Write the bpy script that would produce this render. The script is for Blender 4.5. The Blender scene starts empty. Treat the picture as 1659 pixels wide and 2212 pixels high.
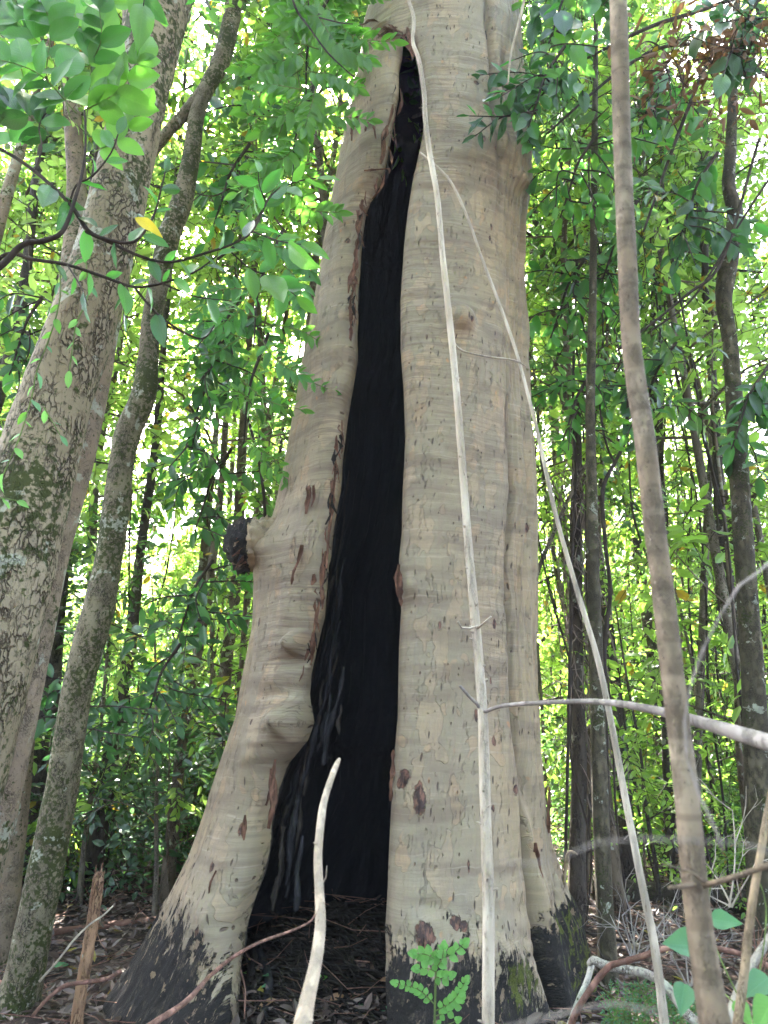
import bpy, math, random
import numpy as np
from mathutils import Vector, Matrix, Quaternion
C = bpy.context
scn = C.scene
col = scn.collection
R = math.radians
random.seed(7)
rng = np.random.default_rng(7)

# ------------------------------------------------------------------ camera, sky, sun, exposure
PITCH = R(18.0); CAMZ = 1.6; FPX = 1534.0; CX = 829.5; CY = 1106.0
cam_d = bpy.data.cameras.new('camera'); cam = bpy.data.objects.new('camera', cam_d); col.objects.link(cam)
cam.location = (0, 0, CAMZ); cam.rotation_euler = (R(90) + PITCH, 0, 0)
cam_d.sensor_fit = 'VERTICAL'; cam_d.sensor_height = 36; cam_d.lens = 36 * FPX / 2212
cam_d.clip_start = 0.05; cam_d.clip_end = 1000
cam_d.dof.use_dof = True; cam_d.dof.focus_distance = 5.4; cam_d.dof.aperture_fstop = 25.0 / 4.6
scn.camera = cam
SUN_EL = R(50); SUN_AZ = R(-14)      # azimuth from +Y, negative = to the left
world = bpy.data.worlds.new('World'); scn.world = world; world.use_nodes = True
wn = world.node_tree; bg = wn.nodes['Background']
sky = wn.nodes.new('ShaderNodeTexSky'); sky.sky_type = 'NISHITA'; sky.sun_disc = False
sky.sun_elevation = SUN_EL; sky.sun_rotation = SUN_AZ; sky.air_density = 1.0; sky.dust_density = 6.0; sky.ozone_density = 1.0
wn.links.new(sky.outputs[0], bg.inputs[0]); bg.inputs[1].default_value = 0.10
sun_d = bpy.data.lights.new('sun', 'SUN'); sun_d.energy = 5.0; sun_d.angle = R(0.6); sun_d.color = (1.0, 0.95, 0.86)
sun = bpy.data.objects.new('sun', sun_d); col.objects.link(sun)
sdir = Vector((math.sin(SUN_AZ) * math.cos(SUN_EL), math.cos(SUN_AZ) * math.cos(SUN_EL), math.sin(SUN_EL)))
sun.rotation_euler = sdir.to_track_quat('Z', 'Y').to_euler()
scn.view_settings.view_transform = 'Standard'; scn.view_settings.look = 'None'
scn.view_settings.exposure = 4.35; scn.view_settings.gamma = 1.0; scn.view_settings.use_curve_mapping = False
scn.render.engine = 'CYCLES'
cy = scn.cycles
cy.max_bounces = 8; cy.diffuse_bounces = 4; cy.glossy_bounces = 2; cy.transmission_bounces = 6; cy.transparent_max_bounces = 4
cy.sample_clamp_indirect = 8; cy.use_adaptive_sampling = True; cy.adaptive_threshold = 0.02
cy.use_denoising = True
try: cy.denoiser = 'OPENIMAGEDENOISE'
except Exception: pass

# ------------------------------------------------------------------ geometry helpers
SP, CP = math.sin(PITCH), math.cos(PITCH)
def ray(px, py):
    x = (px - CX) / FPX; y = (CY - py) / FPX
    return np.array([x, CP - y * SP, SP + y * CP])
def W(px, py, Y):
    d = ray(px, py); return np.array([0, 0, CAMZ]) + d * (Y / d[1])
def mpp(px, py, Y):                       # metres per measured pixel at depth Y
    return Y / ray(px, py)[1] / FPX

def _hash(ix, iy, iz, s):
    h = (ix * 374761393 + iy * 668265263 + iz * 2147483647 + s * 1274126177) & 0xffffffff
    h = ((h ^ (h >> 13)) * 1274126177) & 0xffffffff
    return ((h ^ (h >> 16)) & 0xffff) / 65535.0
def vnoise(x, y, z, s=0):
    x, y, z = np.broadcast_arrays(np.asarray(x, float), np.asarray(y, float), np.asarray(z, float))
    x0, y0, z0 = np.floor(x).astype(np.int64), np.floor(y).astype(np.int64), np.floor(z).astype(np.int64)
    fx, fy, fz = x - x0, y - y0, z - z0
    fx, fy, fz = [f * f * (3 - 2 * f) for f in (fx, fy, fz)]
    r = 0
    for dx in (0, 1):
        for dy in (0, 1):
            for dz in (0, 1):
                w = (fx if dx else 1 - fx) * (fy if dy else 1 - fy) * (fz if dz else 1 - fz)
                r = r + w * _hash(x0 + dx, y0 + dy, z0 + dz, s)
    return r * 2 - 1
def fbm(x, y, z, s=0, o=4):
    r = 0; a = 0.5
    for i in range(o):
        r = r + a * vnoise(x, y, z, s + i * 17); x = np.asarray(x) * 2.03; y = np.asarray(y) * 2.03; z = np.asarray(z) * 2.03; a *= 0.5
    return r
def sstep(a, b, x):
    t = np.clip((x - a) / (b - a), 0, 1); return t * t * (3 - 2 * t)

def mesh_np(name, verts, faces, mats=(), smooth=True, matidx=None, uv=None):
    """verts (N,3), faces list of arrays (M,k)"""
    me = bpy.data.meshes.new(name)
    verts = np.asarray(verts, np.float32)
    if isinstance(faces, np.ndarray): faces = [faces]
    faces = [f for f in faces if len(f)]
    loops = np.concatenate([f.reshape(-1) for f in faces]).astype(np.int32)
    sizes = np.concatenate([np.full(len(f), f.shape[1], np.int32) for f in faces])
    starts = np.concatenate([[0], np.cumsum(sizes)[:-1]]).astype(np.int32)
    me.vertices.add(len(verts)); me.vertices.foreach_set('co', verts.ravel())
    me.loops.add(len(loops)); me.loops.foreach_set('vertex_index', loops)
    me.polygons.add(len(sizes)); me.polygons.foreach_set('loop_start', starts)
    try: me.polygons.foreach_set('loop_total', sizes)
    except Exception: pass
    if matidx is not None: me.polygons.foreach_set('material_index', np.asarray(matidx, np.int32))
    me.polygons.foreach_set('use_smooth', np.full(len(sizes), smooth))
    if uv is not None:
        l = me.uv_layers.new(name='UVMap'); l.data.foreach_set('uv', np.asarray(uv, np.float32)[loops].ravel())
    for m in mats: me.materials.append(m)
    me.update(calc_edges=True); me.validate()
    return me

def catmull(pts, step):
    pts = np.asarray(pts, float)
    if len(pts) == 2: pts = np.array([pts[0], (pts[0] + pts[1]) / 2, pts[1]])
    P = np.vstack([2 * pts[0] - pts[1], pts, 2 * pts[-1] - pts[-2]])
    out = []
    for i in range(1, len(P) - 2):
        n = max(1, int(np.linalg.norm(P[i + 1, :3] - P[i, :3]) / step))
        t = np.linspace(0, 1, n, endpoint=False)[:, None]
        out.append(0.5 * ((2 * P[i]) + (-P[i - 1] + P[i + 1]) * t + (2 * P[i - 1] - 5 * P[i] + 4 * P[i + 1] - P[i + 2]) * t ** 2 + (-P[i - 1] + 3 * P[i] - 3 * P[i + 1] + P[i + 2]) * t ** 3))
    out.append(P[-2][None]); return np.vstack(out)

def tube(pts, step=0.1, sides=8, rough=0.0, lump=0.0, seed=0, caps=True, ridges=0.0, smoothit=True, bumpz=3.0):
    """pts (n,4): x,y,z,radius -> verts, quads/tris"""
    P = catmull(pts, step) if smoothit else np.asarray(pts, float)
    n = len(P); X = P[:, :3]; r = np.maximum(P[:, 3], 1e-4)
    T = np.gradient(X, axis=0); T /= np.linalg.norm(T, axis=1)[:, None] + 1e-9
    ref = np.array([0, 1.0, 0]) if abs(T[0, 1]) < 0.8 else np.array([1.0, 0, 0])
    A = np.zeros((n, 3)); a = ref
    for i in range(n):
        a = a - T[i] * np.dot(a, T[i]); a /= np.linalg.norm(a) + 1e-9; A[i] = a
    B = np.cross(T, A)
    th = np.linspace(0, 2 * np.pi, sides, endpoint=False)
    c, s = np.cos(th), np.sin(th)
    L = np.concatenate([[0], np.cumsum(np.linalg.norm(np.diff(X, axis=0), axis=1))])
    rr = np.repeat(r[:, None], sides, 1)
    if lump: rr = rr * (1 + lump * fbm(c[None] * 0.9 + 3, s[None] * 0.9, L[:, None] * bumpz / 3, seed, 3))
    if rough: rr = rr * (1 + rough * fbm(c[None] * 4 + 3, s[None] * 4, L[:, None] * bumpz * 3, seed + 5, 3))
    if ridges: rr = rr * (1 + ridges * np.abs(fbm(c[None] * 3, s[None] * 3, L[:, None] * .7, seed + 9, 3)))
    V = X[:, None] + rr[..., None] * (c[None, :, None] * A[:, None] + s[None, :, None] * B[:, None])
    V = V.reshape(-1, 3)
    i = np.arange(n - 1)[:, None] * sides; j = np.arange(sides)[None]; j2 = (j + 1) % sides
    F = np.stack([i + j, i + j2, i + sides + j2, i + sides + j], -1).reshape(-1, 4)
    tri = np.zeros((0, 3), int)
    if caps:
        V = np.vstack([V, X[0] - T[0] * r[0] * .3, X[-1] + T[-1] * r[-1] * .5])
        k = np.arange(sides); k2 = (k + 1) % sides
        tri = np.vstack([np.stack([k2, k, np.full(sides, n * sides)], -1), np.stack([(n - 1) * sides + k, (n - 1) * sides + k2, np.full(sides, n * sides + 1)], -1)])
    return V, F, tri

class MB:                                   # collects tubes and polygons into one mesh
    def __init__(s): s.v = []; s.q = []; s.t = []; s.mq = []; s.mt = []; s.n = 0
    def add(s, V, Q=None, T=None, m=0):
        if Q is not None and len(Q): s.q.append(np.asarray(Q) + s.n); s.mq.append(np.full(len(Q), m))
        if T is not None and len(T): s.t.append(np.asarray(T) + s.n); s.mt.append(np.full(len(T), m))
        s.v.append(np.asarray(V)); s.n += len(V); return s
    def tube(s, pts, m=0, **k): V, F, T = tube(pts, **k); return s.add(V, F, T, m)
    def mesh(s, name, mats, smooth=True):
        f = []; mi = []
        if s.q: f.append(np.vstack(s.q)); mi.append(np.concatenate(s.mq))
        if s.t: f.append(np.vstack(s.t)); mi.append(np.concatenate(s.mt))
        return mesh_np(name, np.vstack(s.v), f, mats, smooth, np.concatenate(mi))

def obj(name, me, parent=None, M=None):
    o = bpy.data.objects.new(name, me); col.objects.link(o)
    if parent is not None: o.parent = parent
    if M is not None: o.matrix_local = M
    return o
def tag(o, label=None, cat=None, group=None, kind=None):
    if label: o['label'] = label
    if cat: o['category'] = cat
    if group: o['group'] = group
    if kind: o['kind'] = kind
    return o
def thing(name, label, cat, loc=(0, 0, 0), group=None):
    e = bpy.data.objects.new(name, None); col.objects.link(e); e.location = loc; e.empty_display_size = .1
    return tag(e, label, cat, group)
def local(pts, loc):
    p = np.array(pts, float); p[:, :3] -= np.array(loc); return p

# ------------------------------------------------------------------ materials
def newmat(name):
    m = bpy.data.materials.new(name); m.use_nodes = True; nt = m.node_tree
    for n in list(nt.nodes): nt.nodes.remove(n)
    out = nt.nodes.new('ShaderNodeOutputMaterial'); return m, nt, out
class N:
    def __init__(s, nt): s.nt = nt
    def __call__(s, t, **k):
        n = s.nt.nodes.new('ShaderNode' + t)
        for a, v in k.items():
            if a.startswith('i_'):
                key = a[2:]; key = int(key) if key.isdigit() else key.replace('_', ' ')
                if isinstance(v, bpy.types.NodeSocket): s.nt.links.new(v, n.inputs[key])
                else: n.inputs[key].default_value = v
            else: setattr(n, a, v)
        return n
    def link(s, a, b): s.nt.links.new(a, b)
    def noise(s, vec, scale, detail=4, rough=.55, dist=0.0):
        n = s('TexNoise', i_Vector=vec, i_Scale=scale, i_Detail=detail, i_Roughness=rough, i_Distortion=dist); return n.outputs['Fac']
    def ramp(s, f, stops):
        n = s('ValToRGB', i_Fac=f); e = n.color_ramp.elements
        while len(e) < len(stops): e.new(.5)
        for k, (p, c) in enumerate(stops):
            e[k].position = p; e[k].color = (*c, 1) if len(c) == 3 else c
        return n.outputs[0]
    def mask(s, f, a, b):
        n = s('MapRange', i_Value=f); n.interpolation_type = 'SMOOTHSTEP'; n.inputs[1].default_value = a; n.inputs[2].default_value = b; return n.outputs[0]
    def mix(s, f, a, b, mode='MIX'):
        n = s('Mix', data_type='RGBA', blend_type=mode)
        for i, v in ((0, f), (6, a), (7, b)):
            if isinstance(v, bpy.types.NodeSocket): s.link(v, n.inputs[i])
            else: n.inputs[i].default_value = v if i == 0 else (*v, 1)
        return n.outputs[2]
    def math(s, op, a, b=0.0):
        n = s('Math', operation=op)
        for i, v in ((0, a), (1, b)):
            if isinstance(v, bpy.types.NodeSocket): s.link(v, n.inputs[i])
            else: n.inputs[i].default_value = v
        return n.outputs[0]
    def scaled(s, vec, sc):
        n = s('Mapping', i_Vector=vec); n.inputs['Scale'].default_value = sc; return n.outputs[0]
    def bump(s, h, strength, dist=0.02, normal=None):
        n = s('Bump', i_Height=h, i_Strength=strength, i_Distance=dist)
        if normal is not None: s.link(normal, n.inputs['Normal'])
        return n.outputs[0]
    def bsdf(s, color, rough, normal=None, spec=.3, out=None):
        b = s('BsdfPrincipled')
        for k, v in (('Base Color', color), ('Roughness', rough)):
            if isinstance(v, bpy.types.NodeSocket): s.link(v, b.inputs[k])
            else: b.inputs[k].default_value = v if k == 'Roughness' else (*v, 1)
        b.inputs['Specular IOR Level'].default_value = spec
        if normal is not None: s.link(normal, b.inputs['Normal'])
        if out is not None: s.link(b.outputs[0], out.inputs[0])
        return b.outputs[0]

def leaf_mat(name, dark, light, trans, rough=.38, tfac=.5, spec=.5, var=.35):
    m, nt, out = newmat(name); n = N(nt)
    geo = n('NewGeometry'); oi = n('ObjectInfo')
    r1 = geo.outputs['Random Per Island']; r2 = oi.outputs['Random']
    r = n.math('ADD', n.math('MULTIPLY', r1, .6), n.math('MULTIPLY', r2, .4))
    c = n.mix(r, dark, light)
    tc = n.mix(r, [x * .75 for x in trans], trans)
    odd = n.mask(r1, .965, .975)                       # now and then a yellowing leaf
    c = n.mix(odd, c, (.16, .13, .02)); tc = n.mix(odd, tc, (.45, .32, .03))
    b = n.bsdf(c, rough, None, spec)
    t = n('BsdfTranslucent', i_Color=tc)
    ms = n('MixShader', i_Fac=tfac); n.link(b, ms.inputs[1]); n.link(t.outputs[0], ms.inputs[2]); n.link(ms.outputs[0], out.inputs[0])
    return m
LEAF = {
 'bright': leaf_mat('leaf_bright', (.050, .110, .015), (.095, .170, .025), (.46, .72, .13), tfac=.55, rough=.42),
 'mid': leaf_mat('leaf_mid', (.035, .085, .020), (.060, .130, .028), (.36, .64, .08), tfac=.5),
 'deep': leaf_mat('leaf_deep', (.032, .070, .032), (.055, .100, .048), (.14, .32, .07), tfac=.4, rough=.27, spec=.95),
 'blue': leaf_mat('leaf_bluish', (.045, .085, .060), (.075, .120, .090), (.15, .32, .10), tfac=.35, rough=.27, spec=1.0),
 'fresh': leaf_mat('leaf_fresh', (.060, .170, .035), (.085, .210, .050), (.20, .60, .09), tfac=.45, rough=.5, spec=.4),
 'dry': leaf_mat('leaf_dry', (.085, .045, .028), (.19, .12, .08), (.25, .13, .05), tfac=.25, rough=.6, spec=.3),
}
def bark_mat(name, a, b, dark, scale=1.0, zs=.35, moss=None, moss_amt=.0, lichen=0.0, cr=.45, bumpd=.01, fissure=1.0, band=0.0):
    """a,b the two bark tones, dark the fissures; moss and lichen in patches"""
    m, nt, out = newmat(name); n = N(nt)
    tc = n('TexCoord').outputs['Object']
    st = n.scaled(tc, (1, 1, zs))
    big = n.noise(tc, 1.1 * scale, 3); med = n.noise(st, 9 * scale, 5, .6); fine = n.noise(st, 46 * scale, 4, .65)
    c = n.mix(n.mask(big, .35, .65), a, b)
    c = n.mix(n.mask(med, .42, .7), c, [x * .72 for x in b])
    vo = n('TexVoronoi', feature='DISTANCE_TO_EDGE', i_Vector=n.mix(.16, st, n('TexNoise', i_Vector=st, i_Scale=13 * scale, i_Detail=4.0).outputs['Color']), i_Scale=34 * scale)
    crack = n.mask(vo.outputs[0], .16, .0)
    crack = n.math('MULTIPLY', crack, n.mask(med, .38, .62))
    c = n.mix(n.math('MULTIPLY', crack, fissure), c, dark)
    c = n.mix(n.mask(fine, .58, .74), c, dark)
    if band:
        bn = n.noise(n.scaled(tc, (.6, .6, 5)), 1.6 * scale, 3); c = n.mix(n.math('MULTIPLY', n.mask(bn, .5, .62), band), c, [x * .5 for x in a])
    if lichen:
        l = n.mask(n.noise(tc, 4.5 * scale, 5, .6, .4), .62 - lichen * .12, .66 - lichen * .1); c = n.mix(n.math('MULTIPLY', l, .85), c, (.29, .30, .24))
    if moss_amt:
        g = n.noise(tc, 2.2 * scale, 6, .65); g2 = n.noise(tc, 30 * scale, 3)
        mk = n.mask(n.math('ADD', g, n.math('MULTIPLY', n.math('SUBTRACT', g2, .5), 1.0)), .68 - moss_amt * .22, .82 - moss_amt * .22)
        c = n.mix(mk, c, n.mix(g2, moss, [x * 2.0 for x in moss]))
    h = n.math('ADD', n.math('MULTIPLY', med, .6), n.math('SUBTRACT', n.math('MULTIPLY', fine, .5), n.math('MULTIPLY', crack, .9)))
    n.bsdf(c, .8, n.bump(h, 1.0, bumpd), .2, out); return m
MOSS = (.026, .031, .009)
BK = {
 'mottled': bark_mat('bark_mottled', (.17, .135, .085), (.27, .225, .155), (.035, .025, .015), .8, .5, MOSS, .8, .3, bumpd=.02),
 'pale': bark_mat('bark_pale', (.19, .14, .10), (.26, .205, .15), (.05, .035, .022), 1.0, .8, MOSS, .5, .35, bumpd=.008, fissure=.5),
 'mossy': bark_mat('bark_mossy', (.125, .105, .07), (.20, .172, .115), (.028, .022, .013), 1.2, .6, MOSS, 1.0, .2, bumpd=.012),
 'dark': bark_mat('bark_dark', (.050, .040, .034), (.085, .068, .055), (.014, .011, .01), 1.2, .35, MOSS, .3, .1, bumpd=.012),
 'brown': bark_mat('bark_brown', (.105, .078, .055), (.16, .125, .09), (.03, .022, .016), 1.4, .35, MOSS, .3, .3, bumpd=.012),
 'grey': bark_mat('bark_grey', (.13, .105, .08), (.19, .16, .125), (.04, .03, .022), 1.4, .4, MOSS, .5, .2, bumpd=.01),
 'speckled': bark_mat('bark_speckled', (.06, .050, .032), (.11, .09, .06), (.018, .014, .01), 2.2, .6, MOSS, .5, .12, bumpd=.01),
}
TWIG = bark_mat('twig_brown', (.10, .07, .05), (.15, .11, .08), (.03, .02, .015), 4, .3, fissure=.5, bumpd=.003)
TWIGD = bark_mat('twig_dark', (.035, .026, .022), (.06, .045, .036), (.012, .01, .008), 4, .3, fissure=.5, bumpd=.003)
TWIGP = bark_mat('twig_pale', (.31, .255, .195), (.46, .40, .325), (.11, .075, .05), 3, .14, fissure=.5, bumpd=.002)
TWIGY = bark_mat('twig_grey', (.20, .17, .155), (.30, .265, .24), (.09, .07, .06), 4, .2, fissure=.3, bumpd=.002)
TWIGL = bark_mat('twig_light', (.33, .28, .22), (.45, .39, .32), (.12, .09, .06), 4, .15, fissure=.3, bumpd=.002)
TWIGT = bark_mat('twig_tan', (.26, .19, .12), (.40, .31, .21), (.09, .06, .035), 3, .22, fissure=.8, bumpd=.004, band=.6)
TWIGR = bark_mat('twig_reddish', (.17, .085, .065), (.26, .145, .11), (.05, .025, .02), 5, .3, fissure=.5, bumpd=.003)
TWIGG = bark_mat('twig_green', (.10, .15, .04), (.16, .22, .07), (.05, .06, .02), 5, .3, fissure=.2, bumpd=.002)
LICH = bark_mat('lichen_branch', (.26, .23, .19), (.40, .38, .33), (.08, .06, .05), 2.2, .5, MOSS, .2, 1.0, bumpd=.006)
REDBARK = bark_mat('bark_strip_red', (.11, .050, .034), (.20, .10, .065), (.03, .014, .01), 6, .15, fissure=.9, bumpd=.004)
STUMPB = bark_mat('stump_brown', (.24, .13, .075), (.34, .21, .13), (.06, .03, .02), 1.6, .2, MOSS, .2, .3, bumpd=.012)
CHARR = bark_mat('char_root', (.016, .015, .018), (.03, .027, .03), (.004, .004, .005), 3, .2, fissure=.8, bumpd=.006)
DIRTR = bark_mat('root_dirty', (.022, .017, .014), (.038, .029, .024), (.01, .008, .007), 3, .3, fissure=.6, bumpd=.006)
# ------------------------------------------------------------------ the ground
YC = 6.0                                  # depth of the great tree's axis
def gh(x, y):
    x = np.asarray(x, float); y = np.asarray(y, float)
    h = .09 * fbm(x * .5, y * .5, 0, 3, 3) + .035 * fbm(x * 2.3, y * 2.3, 0, 8, 3)
    far = sstep(9, 40, y)
    h = h + far * (.9 + .5 * fbm(x * .06, y * .06, 1, 12, 2))
    h = h + .30 * np.exp(-(((x + .25) / .95) ** 2 + ((y - 6.5) / 1.0) ** 2))       # litter heaped in the hollow
    h = h - .16 * sstep(-.6, -2.4, x) * sstep(9.5, 6, y)
    return h
def axis(a, b, c, fine, coarse_n):
    m = np.arange(a, b, fine)
    return m
gx = np.concatenate([-np.geomspace(120, 7, 40), np.arange(-6.9, 6.9, .055), np.geomspace(7, 120, 40)])
gy = np.concatenate([-np.geomspace(60, 1, 16) + 2, np.arange(1.5, 15, .07), np.geomspace(15.1, 260, 70)])
GX, GY = np.meshgrid(gx, gy)
GZ = gh(GX, GY) + .02 * fbm(GX * 7, GY * 7, 0, 31, 3) * (np.abs(GX) < 7)
gv = np.stack([GX, GY, GZ], -1).reshape(-1, 3)
nx = len(gx); ii = (np.arange(len(gy) - 1)[:, None] * nx + np.arange(nx - 1)[None])
gf = np.stack([ii, ii + 1, ii + nx + 1, ii + nx], -1).reshape(-1, 4)
m, nt, out = newmat('forest_floor'); n = N(nt)
tc = n('TexCoord').outputs['Object']
f1 = n.noise(tc, 3, 5, .6); f2 = n.noise(tc, 28, 5, .7)
vo = n('TexVoronoi', i_Vector=n.mix(.1, tc, n('TexNoise', i_Vector=tc, i_Scale=9.0).outputs['Color']), i_Scale=17.0)
vcol = n('SeparateColor', i_Color=vo.outputs['Color']).outputs[0]
c = n.mix(n.mask(f1, .4, .62), (.022, .016, .013), (.055, .036, .029))
c = n.mix(n.mask(vcol, .55, .9), c, (.10, .066, .055)); c = n.mix(n.mask(f2, .55, .7), c, (.014, .011, .010))
n.bsdf(c, .9, n.bump(n.math('ADD', f2, n.math('MULTIPLY', vo.outputs['Distance'], -.8)), 1.0, .03), .15, out); MGROUND = m
tag(obj('ground', mesh_np('ground', gv, gf, [m])), kind='structure')

# ------------------------------------------------------------------ the great hollow tree
OL = [(-60, 803), (0, 801), (55, 789), (64, 785), (100, 783), (130, 778), (250, 746), (400, 721), (500, 704), (650, 680), (780, 655), (900, 632), (1000, 613), (1100, 592), (1160, 572), (1250, 546), (1350, 540), (1450, 521), (1550, 503), (1650, 470), (1750, 438), (1850, 400), (1920, 365), (2000, 325), (2080, 278), (2150, 225), (2212, 195), (2330, 150)]
OR_ = [(-60, 1103), (0, 1111), (60, 1122), (130, 1130), (230, 1132), (330, 1135), (400, 1139), (500, 1133), (650, 1133), (800, 1140), (950, 1145), (1100, 1152), (1300, 1160), (1500, 1168), (1650, 1176), (1750, 1188), (1850, 1203), (1950, 1236), (2000, 1256), (2060, 1272), (2120, 1292), (2212, 1320), (2330, 1380)]
CL = [(78, 886), (100, 872), (150, 862), (200, 862), (260, 850), (330, 836), (370, 827), (420, 800), (450, 784), (500, 777), (560, 772), (620, 766), (700, 764), (770, 764), (850, 748), (900, 741), (1000, 730), (1100, 718), (1200, 705), (1300, 690), (1380, 675), (1450, 658), (1500, 654), (1560, 666), (1600, 652), (1650, 606), (1700, 586), (1760, 566), (1830, 560), (1900, 546), (1950, 527), (2000, 512), (2050, 507), (2110, 500), (2212, 495), (2330, 490)]
CR = [(78, 888), (100, 896), (150, 911), (200, 916), (270, 915), (330, 905), (400, 890), (450, 882), (550, 871), (650, 865), (750, 865), (850, 872), (950, 875), (1050, 870), (1150, 868), (1230, 862), (1300, 866), (1400, 862), (1500, 860), (1600, 855), (1700, 848), (1800, 842), (1900, 838), (2000, 832), (2100, 832), (2212, 836), (2330, 838)]
KY = .80
def sil(tab):
    zz = []; xx = []
    for py, px in tab:
        p = W(px, py, YC); a = 1.3
        for _ in range(3):
            p = W(px, py, YC - (KY * a) ** 2 / YC * .9); a = .45 + (1.5 - .45) * np.clip((9 - p[2]) / 9, 0, 1)
        zz.append(p[2]); xx.append(p[0])
    o = np.argsort(zz); return np.array(zz)[o], np.array(xx)[o]
zl, xl = sil(OL); zr, xr = sil(OR_)
def XL(z): return np.interp(z, zl, xl) + np.where(z > zl[-1], (z - zl[-1]) * .03, 0)
def XR(z): return np.interp(z, zr, xr) - np.where(z > zr[-1], (z - zr[-1]) * .03, 0)
def cx_a(z): l, r = XL(z), XR(z); return (l + r) / 2, (r - l) / 2
def hit(px, py, back=0.0):
    Y = YC - 1.1
    for _ in range(14):
        p = W(px, py, Y); c, a = cx_a(p[2]); s = float(np.clip((p[0] - c) / (a - back), -.985, .985)); th = math.asin(s)
        Y = .5 * Y + .5 * (YC - KY * (a - back) * math.cos(th))
    return np.array([p[0], Y, p[2]]), th
def half_t(py): return float(np.interp(py, [100, 500, 1300, 2000], [.10, .13, .17, .21]))
def ctab(tab, back=.0):
    a = [(hit(px, py, half_t(py) * back)) for py, px in tab]
    z = np.array([p[2] for p, t in a]); th = np.array([t for p, t in a]); o = np.argsort(z); return z[o], th[o]
zcl, tcl = ctab(CL, 1.0); zcr, tcr = ctab(CR, 1.0)
ZTOP = min(zcl[-1], zcr[-1])
z_rows = np.concatenate([np.arange(-.75, 9.4, .0165), np.arange(9.4, 13.5, .08)])
nz = len(z_rows)
thL = np.interp(z_rows, zcl, tcl); thR = np.interp(z_rows, zcr, tcr)
open_ = sstep(ZTOP + .02, ZTOP - .22, z_rows)
mid_t = (thL + thR) / 2
thL = np.where(z_rows > ZTOP, mid_t, thL); thR = np.where(z_rows > ZTOP, mid_t, thR)
def lip_pos(k, L):                        # denser towards the two lips
    return k
u1 = np.concatenate([np.linspace(0, .06, 34) ** 1.0, np.linspace(.0615, .33, 150), np.linspace(.336, .66, 70), np.linspace(.6615, .9, 160), np.linspace(.9015, 1, 60)])
no = len(u1); ni = 130
u2 = np.linspace(0, 1, ni + 2)[1:-1]
cx, ax = cx_a(z_rows)
TH = thR[:, None] + (2 * np.pi + thL - thR)[:, None] * u1[None]           # outer, from right lip round the back to the left lip
Zo = np.repeat(z_rows[:, None], no, 1)
arcR = (TH - thR[:, None]) * ax[:, None]; arcL = (2 * np.pi + thL[:, None] - TH) * ax[:, None]
LR = np.interp(z_rows, [0, 2, 8], [.20, .17, .12])[:, None]; LL = np.interp(z_rows, [0, 1.5, 4, 8], [.30, .30, .24, .14])[:, None]
t_lip = np.interp(z_rows, [0, 3, 8], [.42, .34, .22]) * open_
def sink(arc, L, t): return (t / 2)[:, None] * (1 - np.sqrt(np.clip(1 - (1 - np.clip(arc / L, 0, 1)) ** 2, 0, 1)))
SK = sink(arcR, LR, t_lip) + sink(arcL, LL, t_lip)
# unrolled bark coordinates
U = (((TH + np.pi) % (2 * np.pi)) - np.pi) * ax[:, None]
wrap = np.stack([np.cos(TH), np.sin(TH)], -1)
nxv, nyv = wrap[..., 0] * 1.15, wrap[..., 1] * 1.15
D = .045 * fbm(nxv * 1.6, nyv * 1.6, Zo * .8, 41, 3)                         # slow swellings
warp = .10 * fbm(nxv * 1.4, nyv * 1.4, Zo * 1.2, 51, 3)
wr = vnoise(nxv * 1.5, nyv * 1.5, (Zo + warp) * 8.5, 61) * .6 + vnoise(nxv * 2.5, nyv * 2.5, (Zo + warp) * 19, 62) * .4
front_body = np.clip(1.1 - .9 * np.abs(((TH + np.pi) % (2 * np.pi)) - np.pi) / 1.57, .15, 1)
wrk_amt = (.35 + .65 * sstep(-.25, .35, vnoise(nxv * 1.2, nyv * 1.2, Zo * .9, 63))) * (np.exp(-arcL / .45) * 1.2 + np.exp(-arcR / .75) + .25)
def calm(px, py, r): p, t = hit(px, py); return 1 - .8 * np.exp(-(((cx[:, None] + ax[:, None] * np.sin(TH)) - p[0]) ** 2 + (Zo - p[2]) ** 2) / r ** 2)
D += .019 * wr * np.clip(wrk_amt, 0, 1.4) * calm(640, 1394, .13) * calm(634, 1562, .22) * calm(985, 690, .18)
rib = vnoise(TH * 9, Zo * .55, 0, 71) * .6 + vnoise(TH * 21, Zo * 1.1, 0, 72) * .4 + vnoise(TH * 48 + vnoise(Zo * 2, 0, 0, 74), Zo * 1.5, 0, 73) * .35 * sstep(.5, .9, TH)
rightside = sstep(.55, 1.05, TH) * sstep(3.6, 2.2, TH)
back = sstep(1.5, 2, TH) * sstep(2 * np.pi - 1.4, 2 * np.pi - 1.8, TH)
D += rib * (.004 + .052 * rightside + .012 * back + .010 * sstep(.9, .0, Zo))
D += .010 * fbm(nxv * 8, nyv * 8, Zo * 3.5, 81, 3) * .7
Xo = cx[:, None] + (ax[:, None] - SK) * np.sin(TH); Yo = YC - KY * (ax[:, None] - SK) * np.cos(TH)
front = (np.cos(TH) > -.15)
_ax = Xo; _fw = Yo * CP + (Zo - CAMZ) * SP; _up = -Yo * SP + (Zo - CAMZ) * CP
PXo = np.where(front, CX + FPX * _ax / _fw, 1e6); PYo = CY - FPX * _up / _fw
def vert_at(px, py):
    d = (PXo - px) ** 2 + (PYo - py) ** 2; k = np.unravel_index(np.argmin(d + (Yo - 4) * 4), d.shape); return np.array([Xo[k], Yo[k], Zo[k]])
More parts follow.
